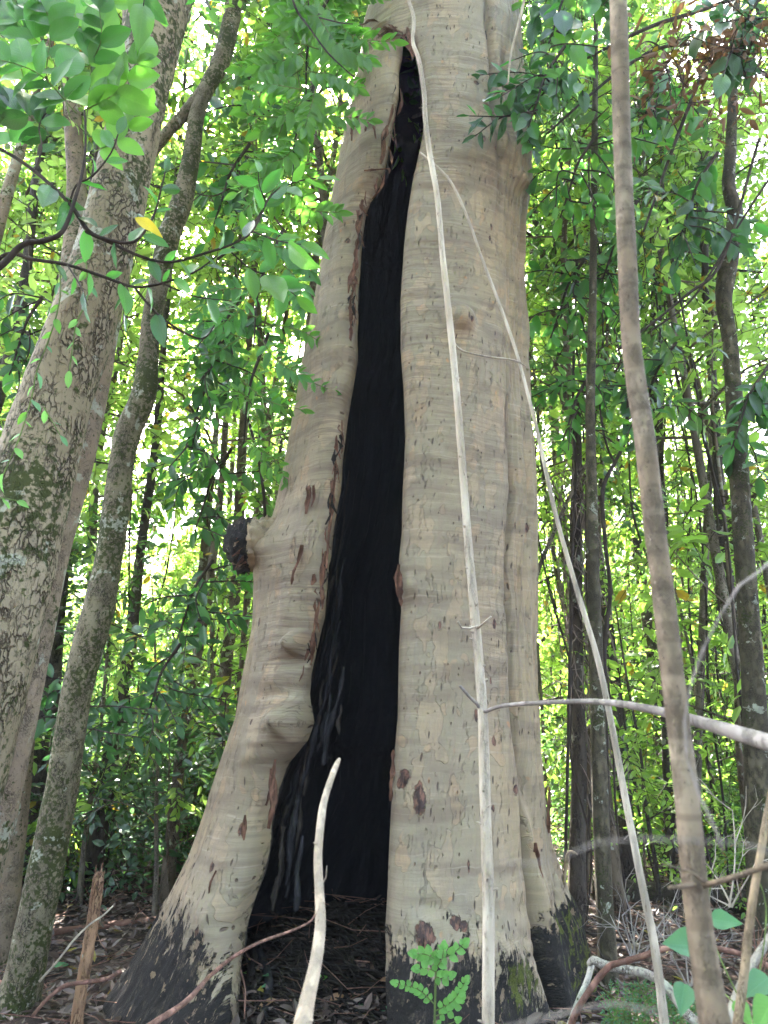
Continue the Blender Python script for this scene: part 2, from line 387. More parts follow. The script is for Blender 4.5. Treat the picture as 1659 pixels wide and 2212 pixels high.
def bump_at(px, py, r, h, rz=None, sharp=False):
    p = vert_at(px, py); rz = rz or r
    q = ((Xo - p[0]) ** 2 + (Yo - p[1]) ** 2) / r ** 2 + ((Zo - p[2]) / rz) ** 2
    return h * (np.exp(-q * q) if sharp else np.exp(-q))
for b in [(648, 1390, .105, .15, .085, True), (640, 1552, .14, .24, .12), (600, 1470, .10, .05, .08), (645, 1575, .10, .05, .10), (560, 1600, .22, .05), (645, 1462, .10, .05), (625, 1320, .12, .03),
          (985, 690, .17, .09), (988, 692, .12, .075, .12, True), (1015, 760, .2, .03), (950, 700, .05, -.02, .12), (1025, 690, .05, -.02, .12), (1122, 390, .10, .08), (1108, 238, .12, .10), (1095, 300, .2, .05), (752, 690, .1, .04), (740, 850, .14, .045), (705, 1180, .15, .04), (640, 1160, .07, .025),
          (575, 1185, .2, .13, .14), (548, 1880, .2, .05), (556, 1780, .12, .04), (790, 300, .1, .03), (800, 430, .14, -.03), (740, 545, .1, .03), (820, 60, .13, .05, .05), (800, 95, .16, .03, .05),
          (450, 2075, .06, .05), (480, 1985, .16, .07), (930, 1960, .10, -.035, .05), (760, 230, .14, .03), (880, 1265, .08, .05), (720, 1010, .12, .02), (610, 1480, .12, -.04)]:
    D += bump_at(*b)
ledge = vert_at(645, 1420)                # the flat underside of the knob
Xq = ((Xo - ledge[0]) ** 2 + (Yo - ledge[1]) ** 2) / .14 ** 2
D -= .055 * np.exp(-Xq) * np.exp(-((Zo - ledge[2] + .045) / .045) ** 2) * 1.5
grooves = []
def charo0(z, th): return np.where(np.cos(th) > -.3, sstep(.75, .35, z), sstep(.9, .5, z))
def groove(poly, depth, w):
    h = [hit(px, py) for px, py in poly]; z = np.array([p[2] for p, t in h]); t = np.array([t for p, t in h]); o = np.argsort(z); z, t = z[o], t[o]
    tt = np.interp(Zo, z, t) + .02 * vnoise(Zo * 3, 0, 0, 90); m = sstep(z[0] - .25, z[0], Zo) * sstep(z[-1] + .25, z[-1], Zo)
    d = (TH - tt) * ax[:, None]
    if not np.isscalar(depth): depth = np.interp(Zo, z, np.array(depth)[o])
    g = np.exp(-(d / w) ** 2) * m; grooves.append(np.exp(-((d + w * .55) / (w * 1.0)) ** 2) * m * np.minimum(1, depth / .07)); return depth * g
D -= groove([(1104, 820), (1107, 950), (1108, 1100), (1108, 1300), (1115, 1500), (1122, 1620), (1134, 1750), (1144, 1850), (1160, 1960), (1180, 2060), (1206, 2150), (1232, 2250)], [.02, .05, .07, .09, .12, .14, .16, .20, .28, .34, .36, .3], .060)
D -= groove([(1056, 0), (1064, 130), (1070, 250), (1082, 350)], [.06, .10, .10, .03], .05)
D -= groove([(1090, 130), (1098, 230), (1100, 300)], [.05, .08, .03], .045)
D -= groove([(1098, 900), (1103, 1000), (1108, 1100), (1110, 1180)], [.03, .05, .05, .02], .03)
D -= groove([(1135, 1000), (1138, 1250), (1143, 1450)], [.02, .03, .01], .02)
D -= groove([(1182, 1700), (1195, 1850), (1215, 1980)], [.05, .08, .04], .04)
D -= groove([(500, 1700), (470, 1850), (440, 2000), (440, 2150)], [.0, .02, .05, .06], .10)
D -= groove([(300, 2100), (270, 2200), (240, 2300)], [.0, .06, .08], .08)
gmask = np.clip(sum(grooves), 0, 1)
D += sstep(.45, .75, charo0(Zo, TH)) * (.030 * fbm(nxv * 9, nyv * 9, Zo * 5, 131, 4) + .012 * vnoise(nxv * 34, nyv * 34, Zo * 16, 132))
rad = ax[:, None] - SK + D
Xo = cx[:, None] + rad * np.sin(TH); Yo = YC - KY * rad * np.cos(TH)
# inner wall of the hollow
TI = thL[:, None] + 2 * np.pi - (2 * np.pi + thL - thR)[:, None] * u2[None]
Zi = np.repeat(z_rows[:, None], ni, 1)
dl = np.minimum((2 * np.pi + thL[:, None] - TI), (TI - thR[:, None])) * ax[:, None]
wth = t_lip[:, None] * (1 + .35 * fbm(np.cos(TI) * 2, np.sin(TI) * 2, Zi * 1.2, 101, 3))
si = (t_lip / 2)[:, None] * np.sqrt(np.clip(1 - (1 - np.clip(dl / .25, 0, 1)) ** 2, 0, 1)) * (wth / np.maximum(t_lip[:, None], 1e-4)) + (t_lip / 2)[:, None]
rough_i = (.05 * fbm(TI * 7, Zi * 1.6, 0, 111, 4) + .05 * vnoise(TI * 26, Zi * 2.2, 0, 112) + .02 * vnoise(TI * 60, Zi * 6, 0, 113)) * np.clip(dl / .3, 0, 1) * open_[:, None]
ri = ax[:, None] - si - .08 * (1 - open_)[:, None] + rough_i - .05 * np.clip(dl, 0, .6) * open_[:, None]
Xi = cx[:, None] + ri * np.sin(TI); Yi = YC - KY * ri * np.cos(TI)
nc = no + ni
V = np.concatenate([np.stack([Xo, Yo, Zo], -1), np.stack([Xi, Yi, Zi], -1)], 1)
i = (np.arange(nz - 1) * nc)[:, None]; j = np.arange(nc)[None]; j2 = (j + 1) % nc
F = np.stack([i + j, i + j2, i + nc + j2, i + nc + j], -1).reshape(-1, 4)
uvs = np.concatenate([np.stack([U, Zo], -1), np.stack([(((TI + np.pi) % (2 * np.pi)) - np.pi) * ax[:, None], Zi], -1)], 1).reshape(-1, 2)
# where fire has blackened the foot
def zline(poly):
    h = [hit(px, py) for px, py in poly]; t = np.array([t for p, t in h]); z = np.array([p[2] for p, t in h]); o = np.argsort(t); return t[o], z[o]
tA, zA = zline([(290, 1978), (335, 1990), (372, 1998), (395, 1992), (412, 2030), (422, 2060), (440, 2120), (452, 2175), (480, 2200), (505, 2212)])
tB, zB = zline([(838, 2075), (855, 2085), (872, 2055), (930, 2090), (1000, 2060), (1060, 2072), (1110, 2100), (1150, 2135), (1180, 2170), (1200, 2210)])
THw = ((TH + np.pi) % (2 * np.pi)) - np.pi
lineA = np.interp(THw, tA, zA, left=zA[0]); lineB = np.interp(THw, tB, zB, right=.45)
lineA = np.where(THw < tA[0], zA[0] + .1, lineA)
zc = np.where(THw < (thL[:, None] + .0) * .5 + tB[0] * .5, lineA, lineB); zc = np.where(np.abs(THw) > 1.9, .5, zc)
charo = np.clip(.5 + (zc - Zo) / .95, 0, 1)                    # 0.5 at the line
rroot = sstep(.0, .09, TH - np.interp(Zo, *(lambda h: (np.array([p[2] for p, t in h])[::-1], np.array([t for p, t in h])[::-1]))([hit(x, y) for x, y in [(1158, 1850), (1175, 1960), (1196, 2060), (1225, 2150), (1250, 2250)]]))) * sstep(.62, .42, Zo) * (TH < 2.6)
charo = np.maximum(charo, rroot * .9)
mosso = rroot * .45 + bump_at(1130, 2105, .13, .6) + bump_at(1110, 2160, .12, .5) * .8
scar_shade = np.zeros_like(Zo)
for s_ in [(1093, 925, .015, .13), (1096, 1070, .018, .09), (1103, 1165, .026, .12), (1099, 1190, .018, .08), (875, 1682, .045, .07), (905, 1728, .05, .12), (862, 1690, .03, .05), (1000, 1115, .02, .03), (1068, 1350, .02, .05), (1060, 1470, .012, .03),
          (1105, 1705, .03, .04), (1027, 1545, .02, .06), (1061, 1745, .02, .03), (985, 1990, .05, .05), (1000, 2000, .035, .04), (920, 2020, .07, .10), (1045, 2030, .02, .08), (560, 1345, .02, .05), (1040, 265, .03, .05), (1030, 180, .04, .03),
          (1045, 300, .02, .05), (1070, 320, .02, .03), (1060, 490, .015, .05), (1058, 515, .015, .04), (1075, 400, .008, .1), (1140, 390, .02, .06), (1120, 1135, .01, .05), (1140, 1140, .02, .06), (955, 545, .02, .02), (750, 518, .03, .04), (780, 605, .05, .04), (780, 75, .15, .035), (835, 70, .15, .04), (875, 85, .05, .08), (1118, 240, .05, .07),
          (525, 1790, .02, .07), (407, 1860, .02, .03), (420, 1872, .02, .03), (462, 1875, .025, .04), (385, 1905, .03, .04), (395, 1890, .015, .03), (432, 2010, .02, .05), (393, 1980, .015, .04), (1010, 1870, .012, .05), (950, 1350, .015, .03), (845, 1720, .03, .05), (865, 1245, .04, .12), (745, 1210, .02, .03), (1063, 1600, .02, .04), (1002, 705, .03, .03), (550, 1560, .02, .03)]:
    scar_shade = np.maximum(scar_shade, bump_at(s_[0], s_[1], s_[2] * 1.1, 1.0, s_[3] * 1.05))
for kx, ky_, kr, kw, ka in [(985, 690, .165, .022, .50), (985, 690, .05, .03, .45), (645, 1418, .09, .02, .42), (1122, 390, .07, .03, .5), (655, 1140, .06, .015, .40)]:  # dark rings painted on to outline the knots in place of shading
    kp = vert_at(kx, ky_); kd = np.sqrt((Xo - kp[0]) ** 2 + (Yo - kp[1]) ** 2 + (Zo - kp[2]) ** 2); scar_shade = np.maximum(scar_shade, ka * np.exp(-((kd - kr) / kw) ** 2) * (.6 + .4 * (Zo > kp[2])))
D_in = np.zeros((nz, ni))
def attr(me, name, o, i_): a = me.attributes.new(name, 'FLOAT', 'POINT'); a.data.foreach_set('value', np.concatenate([o, i_], 1).astype(np.float32).ravel())
lipdark = np.clip(1 - arcL / .03, 0, 1) * .0
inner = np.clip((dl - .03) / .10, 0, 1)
gre = sstep(-.5, .5, fbm(nxv * 1.1, nyv * 1.1, Zo * .5, 121, 3) + .5 * sstep(.9, 0, np.abs(THw - .15)) - .1)

m, nt, out = newmat('great_tree_bark'); n = N(nt)
uv = n('UVMap').outputs[0]; oc = n('TexCoord').outputs['Object']
def A(nm): return n('Attribute', attribute_name=nm).outputs['Fac']
wn1 = n('TexNoise', i_Vector=uv, i_Scale=2.5, i_Detail=4.0).outputs['Color']
uvw = n.mix(.09, uv, wn1)
uvf = n.mix(.06, uv, n('TexNoise', i_Vector=uv, i_Scale=11.0, i_Detail=4.0).outputs['Color'])
base = n.mix(n.mask(n.noise(uv, 1.3, 4), .35, .65), (.275, .202, .118), (.232, .178, .112))
base = n.mix(n.math('MULTIPLY', A('green'), .6), base, (.18, .158, .115))
# flaking plates: ragged long patches of cream, pink-tan and grey-green with a fine dark rim
pA = n.noise(n.scaled(uvf, (4.6, 1.9, 1)), 1.0, 3, .5); pB = n.noise(n.scaled(uvf, (8.5, 3.0, 7)), 1.0, 3, .5, .3); pC = n.noise(n.scaled(uvf, (6.5, 3.6, 3)), 1.0, 2, .5)
base = n.mix(n.math('MULTIPLY', n.mask(pA, .545, .555), .55), base, (.31, .225, .14))
base = n.mix(n.math('MULTIPLY', n.mask(pB, .41, .40), .35), base, (.21, .175, .125))
base = n.mix(n.math('MULTIPLY', n.mask(pC, .62, .64), .35), base, (.36, .215, .115))
base = n.mix(n.math('MULTIPLY', n.mask(n.noise(uv, 17, 3), .5, .7), .22), base, (.30, .225, .155))
base = n.mix(n.math('MULTIPLY', n.mask(n.noise(n.scaled(uvf, (1.1, 7, 1)), 1.0, 3, .55), .46, .66), .6), base, (.125, .087, .06))
base = n.mix(n.math('MULTIPLY', n.mask(n.noise(n.scaled(uv, (2.2, 1.4, 1)), 1.6, 5, .65), .50, .68), .45), base, (.135, .105, .078))
def rim(f, c, w): return n.mask(n.math('ABSOLUTE', n.math('SUBTRACT', f, c)), w, .0)
pm = n.noise(uv, 3.1, 3)
crack = n.math('MULTIPLY', n.math('MULTIPLY', n.math('MAXIMUM', rim(pA, .55, .0035), rim(pC, .625, .005)), .55), n.mask(pm, .36, .52))
pD = n.noise(n.scaled(uvf, (15, 1.7, 5)), 1.0, 5, .65)
crack2 = n.math('MULTIPLY', rim(pD, .5, .010), n.mask(n.noise(uv, 4.3, 3), .50, .58))
crk = n.math('MAXIMUM', crack, crack2)
base = n.mix(n.math('MULTIPLY', n.math('MULTIPLY', crk, n.mask(n.noise(uv, 13, 3), .40, .60)), .6), base, (.085, .055, .04))
plc = n('CombineXYZ', i_X=pA)
# horizontal wrinkles
wv = n.scaled(uvw, (2.2, 30, 1)); w1 = n.noise(wv, 1.0, 4, .6); w2 = n.noise(n.scaled(uvw, (3, 75, 1)), 1.0, 3, .6)
wz = n.math('MULTIPLY', n.mask(n.noise(n.scaled(uv, (1.2, 1.0, 1)), 1.4, 3), .36, .54), A('wrk'))
base = n.mix(n.math('MULTIPLY', n.math('MULTIPLY', n.mask(w1, .50, .60), wz), .7), base, (.14, .098, .07))
base = n.mix(n.math('MULTIPLY', n.math('MULTIPLY', n.mask(w2, .53, .62), wz), .65), base, (.13, .095, .07))
base = n.mix(n.math('MULTIPLY', n.mask(w1, .42, .30), .35), base, (.36, .30, .225))
# vertical grey streaks, small pits and specks
s1 = n.noise(n.scaled(uvw, (26, 1.1, 1)), 1.0, 4, .6); base = n.mix(n.math('MULTIPLY', n.mask(s1, .52, .70), .5), base, (.19, .135, .095))
sp = n('TexVoronoi', i_Vector=n.scaled(uv, (24, 13, 1)), i_Scale=1.0); spr = n('SeparateColor', i_Color=sp.outputs['Color']).outputs[0]
speck = n.math('MULTIPLY', n.mask(sp.outputs['Distance'], .17, .08), n.mask(spr, .68, .72)); base = n.mix(n.math('MULTIPLY', speck, .85), base, (.085, .05, .035))
spv = n('TexVoronoi', i_Vector=n.scaled(uvw, (30, 7, 1)), i_Scale=1.0); sprv = n('SeparateColor', i_Color=spv.outputs['Color']).outputs[1]
low = A('low')
slit = n.math('MULTIPLY', n.math('MULTIPLY', n.mask(spv.outputs['Distance'], .22, .10), n.mask(n.math('ADD', sprv, n.math('MULTIPLY', low, .5)), .76, .80)), 1.0); base = n.mix(n.math('MULTIPLY', slit, .85), base, (.06, .038, .028))
base = n.mix(n.math('MULTIPLY', n.mask(n.noise(uv, 60, 3, .7), .55, .75), .35), base, (.19, .14, .10))
og = n('TexVoronoi', i_Vector=n.scaled(uvf, (9, 6, 1)), i_Scale=1.0); base = n.mix(n.math('MULTIPLY', n.math('MULTIPLY', n.mask(og.outputs['Distance'], .16, .06), n.mask(n('SeparateColor', i_Color=og.outputs['Color']).outputs[1], .80, .82)), .6), base, (.36, .17, .07))
base = n.mix(n.math('MULTIPLY', A('groove'), .92), base, n.mix(n.mask(s1, .4, .6), (.085, .05, .03), (.025, .014, .010)))
# scars, with the painted shade rings of the knots
nz1 = n.noise(n.scaled(uv, (1, .45, 1)), 34, 4, .65)
sc = n.mask(n.math('ADD', A('scar_shade'), n.math('MULTIPLY', n.math('SUBTRACT', nz1, .5), 1.1)), .52, .60)
base = n.mix(sc, base, n.mix(n.mask(nz1, .45, .62), (.035, .018, .014), (.15, .07, .045)))
# char
cn = n.math('ADD', n.math('MULTIPLY', n.math('SUBTRACT', n.noise(n.scaled(uv, (1, .5, 1)), 9, 5, .7), .5), 1.0), n.math('MULTIPLY', n.math('SUBTRACT', n.noise(n.scaled(uv, (1, .33, 1)), 32, 4, .7), .5), .9))
ch = n.mask(n.math('ADD', A('char'), cn), .47, .54)
chc = n.mix(n.noise(uv, 14, 5, .7), (.004, .004, .005), (.030, .023, .019)); chc = n.mix(n.mask(n.noise(n.scaled(uv, (1, .5, 1)), 26, 5, .75), .52, .66), chc, (.075, .055, .042))
fl = n.mask(n.noise(n.scaled(uv, (1, .6, 1)), 14, 4, .6), .615, .64); chc = n.mix(fl, chc, n.mix(n.noise(uv, 30, 3), (.10, .05, .03), (.36, .27, .18)))
base = n.mix(ch, base, chc)
ms = n.mask(n.math('ADD', A('moss'), n.math('MULTIPLY', n.math('SUBTRACT', n.noise(n.scaled(uv, (1, .4, 1)), 20, 5, .7), .5), 2.6)), .42, .62)
base = n.mix(ms, base, n.mix(n.noise(uv, 70, 3), (.022, .030, .006), (.14, .155, .02)))
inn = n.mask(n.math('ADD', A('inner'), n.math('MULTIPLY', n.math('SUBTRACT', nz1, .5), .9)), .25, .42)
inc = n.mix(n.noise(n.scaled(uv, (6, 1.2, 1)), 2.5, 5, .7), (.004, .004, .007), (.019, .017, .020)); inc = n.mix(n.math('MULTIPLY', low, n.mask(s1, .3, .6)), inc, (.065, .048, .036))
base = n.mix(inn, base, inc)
hgt = n.math('ADD', n.math('MULTIPLY', w1, n.math('MULTIPLY', wz, .9)), n.math('MULTIPLY', n.noise(n.scaled(uv, (1, .4, 1)), 28, 5, .65), .35))
hgt = n.math('SUBTRACT', hgt, n.math('ADD', n.math('MULTIPLY', crk, .5), n.math('ADD', n.math('MULTIPLY', speck, .8), n.math('ADD', n.math('MULTIPLY', sc, .7), n.math('MULTIPLY', slit, .8)))))
hgt = n.math('ADD', hgt, n.math('MULTIPLY', n.math('MULTIPLY', s1, 1.0), n.math('ADD', .15, n.math('MULTIPLY', A('side'), 1.2))))
hgt = n.math('ADD', hgt, n.math('MULTIPLY', n.mask(pA, .545, .555), .12))
hgt = n.math('ADD', hgt, n.math('MULTIPLY', n.math('MAXIMUM', n.math('MAXIMUM', ch, ms), inn), n.math('MULTIPLY', n.noise(n.scaled(uv, (1, .4, 1)), 22, 6, .8), 5.0)))
rg = n.mix(n.math('MAXIMUM', ch, inn), (.62, .62, .62), (.8, .8, .8))
n.bsdf(base, rg, n.bump(hgt, 1.0, .014), .3, out)
MTREE = m
me = mesh_np('great_tree_trunk', V.reshape(-1, 3), F, [m], True, None, uvs)
attr(me, 'char', charo, D_in); attr(me, 'inner', np.zeros_like(Zo), inner); attr(me, 'scar_shade', scar_shade * (1 - 0 * Zo), D_in); attr(me, 'moss', mosso, D_in)
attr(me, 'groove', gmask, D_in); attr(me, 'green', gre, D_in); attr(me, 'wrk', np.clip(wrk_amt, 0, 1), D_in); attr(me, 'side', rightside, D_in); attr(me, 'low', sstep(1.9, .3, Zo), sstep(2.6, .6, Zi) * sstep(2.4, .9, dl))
TREE = thing('hollow_tree', 'huge pale smooth-barked tree with a tall blackened hollow up its front', 'tree', (0, 0, 0))
obj('trunk', me, TREE)

def ribbon(pts, width, m_thick=.004, step=.03, seed=0, twist=.6):
    """a thin curling strip of bark with real thickness"""
    P = catmull(pts, step); X = P[:, :3]; k = len(P); T = np.gradient(X, axis=0); T /= np.linalg.norm(T, axis=1)[:, None] + 1e-9
    s = np.linspace(0, 1, k); ang = twist * vnoise(s * 3, seed, 0, seed) * 2
    A0 = np.cross(T, [0, 1, 0]); A0 /= np.linalg.norm(A0, axis=1)[:, None] + 1e-9; B0 = np.cross(A0, T)
    A_ = A0 * np.cos(ang)[:, None] + B0 * np.sin(ang)[:, None]; B_ = np.cross(T, A_)
    w = width * (.35 + .65 * np.sin(np.pi * np.clip(s * .9 + .08, 0, 1))) * (1 + .5 * vnoise(s * 9, seed, 1, seed)); w = w[:, None] / 2
    cur = w * .45
    rows = [X - A_ * w + B_ * cur, X - A_ * w * .4, X + A_ * w * .4, X + A_ * w + B_ * cur]
    rows2 = [r - B_ * m_thick for r in rows[::-1]]
    V_ = np.stack(rows + rows2, 1).reshape(-1, 3); q = 8
    i = (np.arange(k - 1) * q)[:, None]; j = np.arange(q)[None]; j2 = (j + 1) % q
    return V_, np.stack([i + j, i + j2, i + q + j2, i + q + j], -1).reshape(-1, 4)
def strip(poly, width, mat, off=.012, seed=0, name='bark_strip', twist=.5):
    pts = []
    for k, (px, py) in enumerate(poly):
        p, t = hit(px, py, 0); nrm = np.array([math.sin(t), -math.cos(t), 0]); pts.append(p + nrm * (off + .012 * math.sin(k * 2.1 + seed)))
    Vr, Fr = ribbon(pts, width, seed=seed, twist=twist)
    return obj(name, mesh_np(name, Vr, Fr, [mat]), TREE)
sd = 0
for poly, w in [([(672, 1050), (668, 1080), (662, 1110)], .05), ([(682, 1050), (680, 1075), (674, 1095)], .03), ([(655, 1178), (648, 1205), (640, 1235), (632, 1262)], .04), ([(679, 1240), (680, 1255), (678, 1265)], .04),
                ([(772, 250), (766, 275), (762, 305)], .035), ([(800, 262), (795, 275), (790, 288)], .025), ([(803, 262), (810, 278), (812, 300)], .03), ([(790, 372), (810, 368), (840, 366), (843, 378)], .035),
                ([(770, 545), (768, 570), (760, 610), (755, 635)], .05), ([(773, 455), (778, 475), (776, 500), (780, 520)], .045), ([(776, 520), (772, 545), (774, 570)], .04), ([(838, 270), (832, 300), (830, 330), (822, 355)], .05), ([(851, 228), (846, 255), (838, 275)], .03),
                ([(833, 380), (825, 405), (805, 430)], .025), ([(720, 1040), (716, 1100), (712, 1160), (708, 1230)], .035), ([(728, 1000), (722, 1050), (718, 1110)], .03), ([(690, 1300), (684, 1350), (676, 1400)], .03), ([(704, 1190), (700, 1240), (694, 1290)], .035),
                ([(588, 1660), (596, 1720), (580, 1790)], .05), ([(600, 1640), (590, 1700), (575, 1740)], .03), ([(760, 640), (758, 680), (760, 720)], .03), ([(862, 1220), (858, 1250), (862, 1290)], .05), ([(866, 1240), (864, 1280), (866, 1310)], .04), ([(850, 1620), (846, 1680), (843, 1730)], .03),
                ([(470, 1880), (462, 1905), (452, 1930)], .02), ([(535, 1760), (530, 1790), (527, 1815)], .035), ([(785, 55), (810, 45), (840, 60), (870, 75)], .06), ([(800, 80), (830, 85), (865, 80), (882, 95)], .07), ([(795, 70), (820, 62), (850, 72)], .05), ([(872, 88), (888, 110), (892, 130)], .04), ([(880, 60), (886, 90), (897, 120)], .035),
                ([(1182, 1700), (1180, 1760), (1186, 1800)], .03), ([(1150, 1820), (1160, 1870), (1172, 1930)], .04)]:
    sd += 1; strip(poly, w, REDBARK, seed=sd)
rs = random.Random(4)
for k in range(70):                       # ragged little flakes of bark along the left lip
    y0 = 150 + 560 * rs.random() if k < 34 else 900 + 560 * rs.random(); xl_ = np.interp(y0, [r_[0] for r_ in CL], [r_[1] for r_ in CL]) + rs.uniform(-9, 3); L = rs.uniform(12, 55)
    strip([(xl_, y0), (xl_ + rs.uniform(-5, 6), y0 + L * .5), (xl_ + rs.uniform(-9, 9), y0 + L)], rs.uniform(.012, .035), REDBARK if k % 3 else DIRTR, off=rs.uniform(-.02, .03), seed=500 + k, twist=1.3)
for k in range(46):                       # charred fibres and roots standing against the inner left wall
    f = (k + rs.random()) / 46; y0 = 900 + f ** .8 * 950; L = rs.uniform(60, 260); pts = []
    xa = float(np.interp(y0 + L * .5, [r_[0] for r_ in CL], [r_[1] for r_ in CL])) + rs.uniform(8, 26 + 75 * f); sl = rs.uniform(-.30, -.08); bk = rs.uniform(.42, .60); ph = rs.uniform(0, 6)
    for q in range(7):
        yy = y0 + L * q / 6; p, th_ = hit(xa + sl * L * (q / 6 - .5) + 3 * math.sin(ph + q * 1.3), yy, bk); pts.append((*p, rs.uniform(.006, .024) * (.5 + .6 * f) * (1 - .6 * abs(q / 6 - .4))))
    mb = MB(); mb.tube(pts, step=.025, sides=8, lump=.9, rough=.7, seed=k, bumpz=9); obj('charred_root', mb.mesh('charred_root', [CHARR if k % 3 else DIRTR]), TREE)

# dark broken branch stub on the tree's left flank
p0 = W(585, 1185, YC - .15); p1 = W(556, 1180, YC - .25); p2 = W(530, 1185, YC - .36); p3 = W(512, 1195, YC - .42)
mb = MB(); mb.tube([(*p0, .23), (*p1, .22), (*p2, .20), (*p3, .11)], step=.012, sides=48, lump=.45, rough=.5, seed=5, bumpz=14)
stub = obj('branch_stub', mb.mesh('branch_stub', [MTREE]), TREE)
a_ = stub.data.attributes.new('char', 'FLOAT', 'POINT')
co = np.zeros(len(stub.data.vertices) * 3); stub.data.vertices.foreach_get('co', co); co = co.reshape(-1, 3)
a_.data.foreach_set('value', sstep(W(568, 1180, YC)[0], W(548, 1180, YC)[0], co[:, 0]).astype(np.float32) * .95)
ul = stub.data.uv_layers.new(name='UVMap'); li = np.zeros(len(stub.data.loops), np.int32); stub.data.loops.foreach_get('vertex_index', li)
ul.data.foreach_set('uv', np.stack([co[:, 0] + co[:, 1], co[:, 2]], -1)[li].astype(np.float32).ravel())
for k in range(9):
    y0 = 1150 + k * 9; q = [W(568 - k * 1.5, y0 - 10, YC - .3), W(540 - k * 2, y0 - 5 + random.uniform(-6, 6), YC - .45), W(515 - random.uniform(0, 14), y0 + 12 + random.uniform(-8, 12), YC - .5)]
    Vr, Fr = ribbon(q, random.uniform(.02, .05), seed=200 + k, twist=1.2); obj('loose_bark', mesh_np('loose_bark', Vr, Fr, [REDBARK if k % 3 else CHARR]), stub)
# the crown, high above
mb = MB()
topc, topa = cx_a(np.array([13.4])); topc = float(topc[0]); topa = float(topa[0])
for k in range(6):
    a0 = k * 1.05; mb.tube([(topc, YC, 13.0, topa * .6), (topc + math.cos(a0) * 1.2, YC + math.sin(a0) * 1.0, 15, .35), (topc + math.cos(a0) * 3.2, YC + math.sin(a0) * 2.6, 18, .18), (topc + math.cos(a0) * 4.5, YC + math.sin(a0) * 4, 20.5, .05)], step=.4, sides=12, lump=.2, seed=k)
mb.add(*(lambda t: (t[0], t[1], t[2]))(tube([(topc, YC, 13.2, topa * .97), (topc, YC, 13.9, topa * .8), (topc, YC, 14.6, topa * .4)], step=.2, sides=24)))
obj('limb', mb.mesh('great_limbs', [BK['grey']]), TREE)
# ------------------------------------------------------------------ leaves
def leaf_batch(pos, axis, nrm, length, width, droop=.18, fold=.22):
    """vectorised 7-point leaves -> verts, tris"""
    axis = axis / (np.linalg.norm(axis, axis=1)[:, None] + 1e-9)
    side = np.cross(nrm, axis); side /= np.linalg.norm(side, axis=1)[:, None] + 1e-9
    up = np.cross(axis, side)
    T = np.array([[0, 0, 0], [.30, -.5, 1], [.30, .5, 1], [.68, -.42, 1], [.68, .42, 1], [1.0, 0, 0], [.5, 0, 0]], float)
    x = T[:, 0]; zc = T[:, 2] * fold * .5 - 0
    Vv = pos[:, None] + axis[:, None] * (x[None, :, None] * length[:, None, None]) + side[:, None] * (T[:, 1][None, :, None] * width[:, None, None]) + up[:, None] * ((zc[None, :, None] * width[:, None, None]) - (x ** 2)[None, :, None] * (droop * length)[:, None, None])
    Fv = np.array([[0, 1, 6], [1, 3, 6], [3, 5, 6], [0, 6, 2], [2, 6, 4], [4, 6, 5]])
    n_ = len(pos); return Vv.reshape(-1, 3), (Fv[None] + (np.arange(n_) * 7)[:, None, None]).reshape(-1, 3)
def unit(v): return v / (np.linalg.norm(v, axis=-1, keepdims=True) + 1e-9)
def sprays(rg, starts, dirs, nleaf=12, slen=.4, ll=.1, lw=.04, sd_=.25, flat=.75, droop=.2):
    """each spray: a bent twig with alternating leaves. returns leaf mesh arrays and twig polylines"""
    S = len(starts); dirs = unit(dirs); k = np.arange(nleaf)
    t = (k + .8) / nleaf
    upv = np.array([0, 0, 1.0])[None] + rg.normal(0, .35, (S, 3)); side = unit(np.cross(dirs, upv)); nrm = unit(np.cross(side, dirs))
    L = slen * rg.uniform(.7, 1.25, S)
    P = starts[:, None] + dirs[:, None] * (L[:, None] * t)[..., None] - np.array([0, 0, 1.0]) * ((t ** 2)[None] * (L * .35)[:, None])[..., None]
    sgn = np.where(k % 2 == 0, 1, -1)[None, :, None]
    ax_ = dirs[:, None] * .55 + side[:, None] * sgn * .95 + rg.normal(0, .22, (S, nleaf, 3)) - np.array([0, 0, .25])
    last = (k == nleaf - 1)[None, :, None]; ax_ = np.where(last, dirs[:, None] + 0 * ax_, ax_)
    nn = nrm[:, None] * flat + rg.normal(0, .38, (S, nleaf, 3))
    ln = ll * rg.uniform(.65, 1.2, (S, nleaf)); keep = rg.random((S, nleaf)) < .93
    V_, F_ = leaf_batch(P[keep], ax_[keep], nn[keep], ln[keep], (lw / ll) * ln[keep] * rg.uniform(.85, 1.15, keep.sum()), droop)
    tips = P[:, -1]; midp = P[:, nleaf // 2]
    return V_, F_, np.stack([starts, midp, tips], 1)
def prism(polys, r0):
    """cheap three-sided twigs, vectorised over polylines (S,K,3)"""
    S, K = polys.shape[:2]; T = np.gradient(polys, axis=1); T = unit(T)
    a = unit(np.cross(T, np.array([.3, .5, .8]))); b = np.cross(T, a); r = (r0 * np.linspace(1, .35, K))[None, :, None]
    th = np.array([0, 2.094, 4.189]); V_ = polys[:, :, None] + r[..., None, :] * (np.cos(th)[None, None, :, None] * a[:, :, None] + np.sin(th)[None, None, :, None] * b[:, :, None])
    idx = np.arange(S * K * 3).reshape(S, K, 3); q = []
    for j in range(3): q.append(np.stack([idx[:, :-1, j], idx[:, :-1, (j + 1) % 3], idx[:, 1:, (j + 1) % 3], idx[:, 1:, j]], -1).reshape(-1, 4))
    return V_.reshape(-1, 3), np.vstack(q)

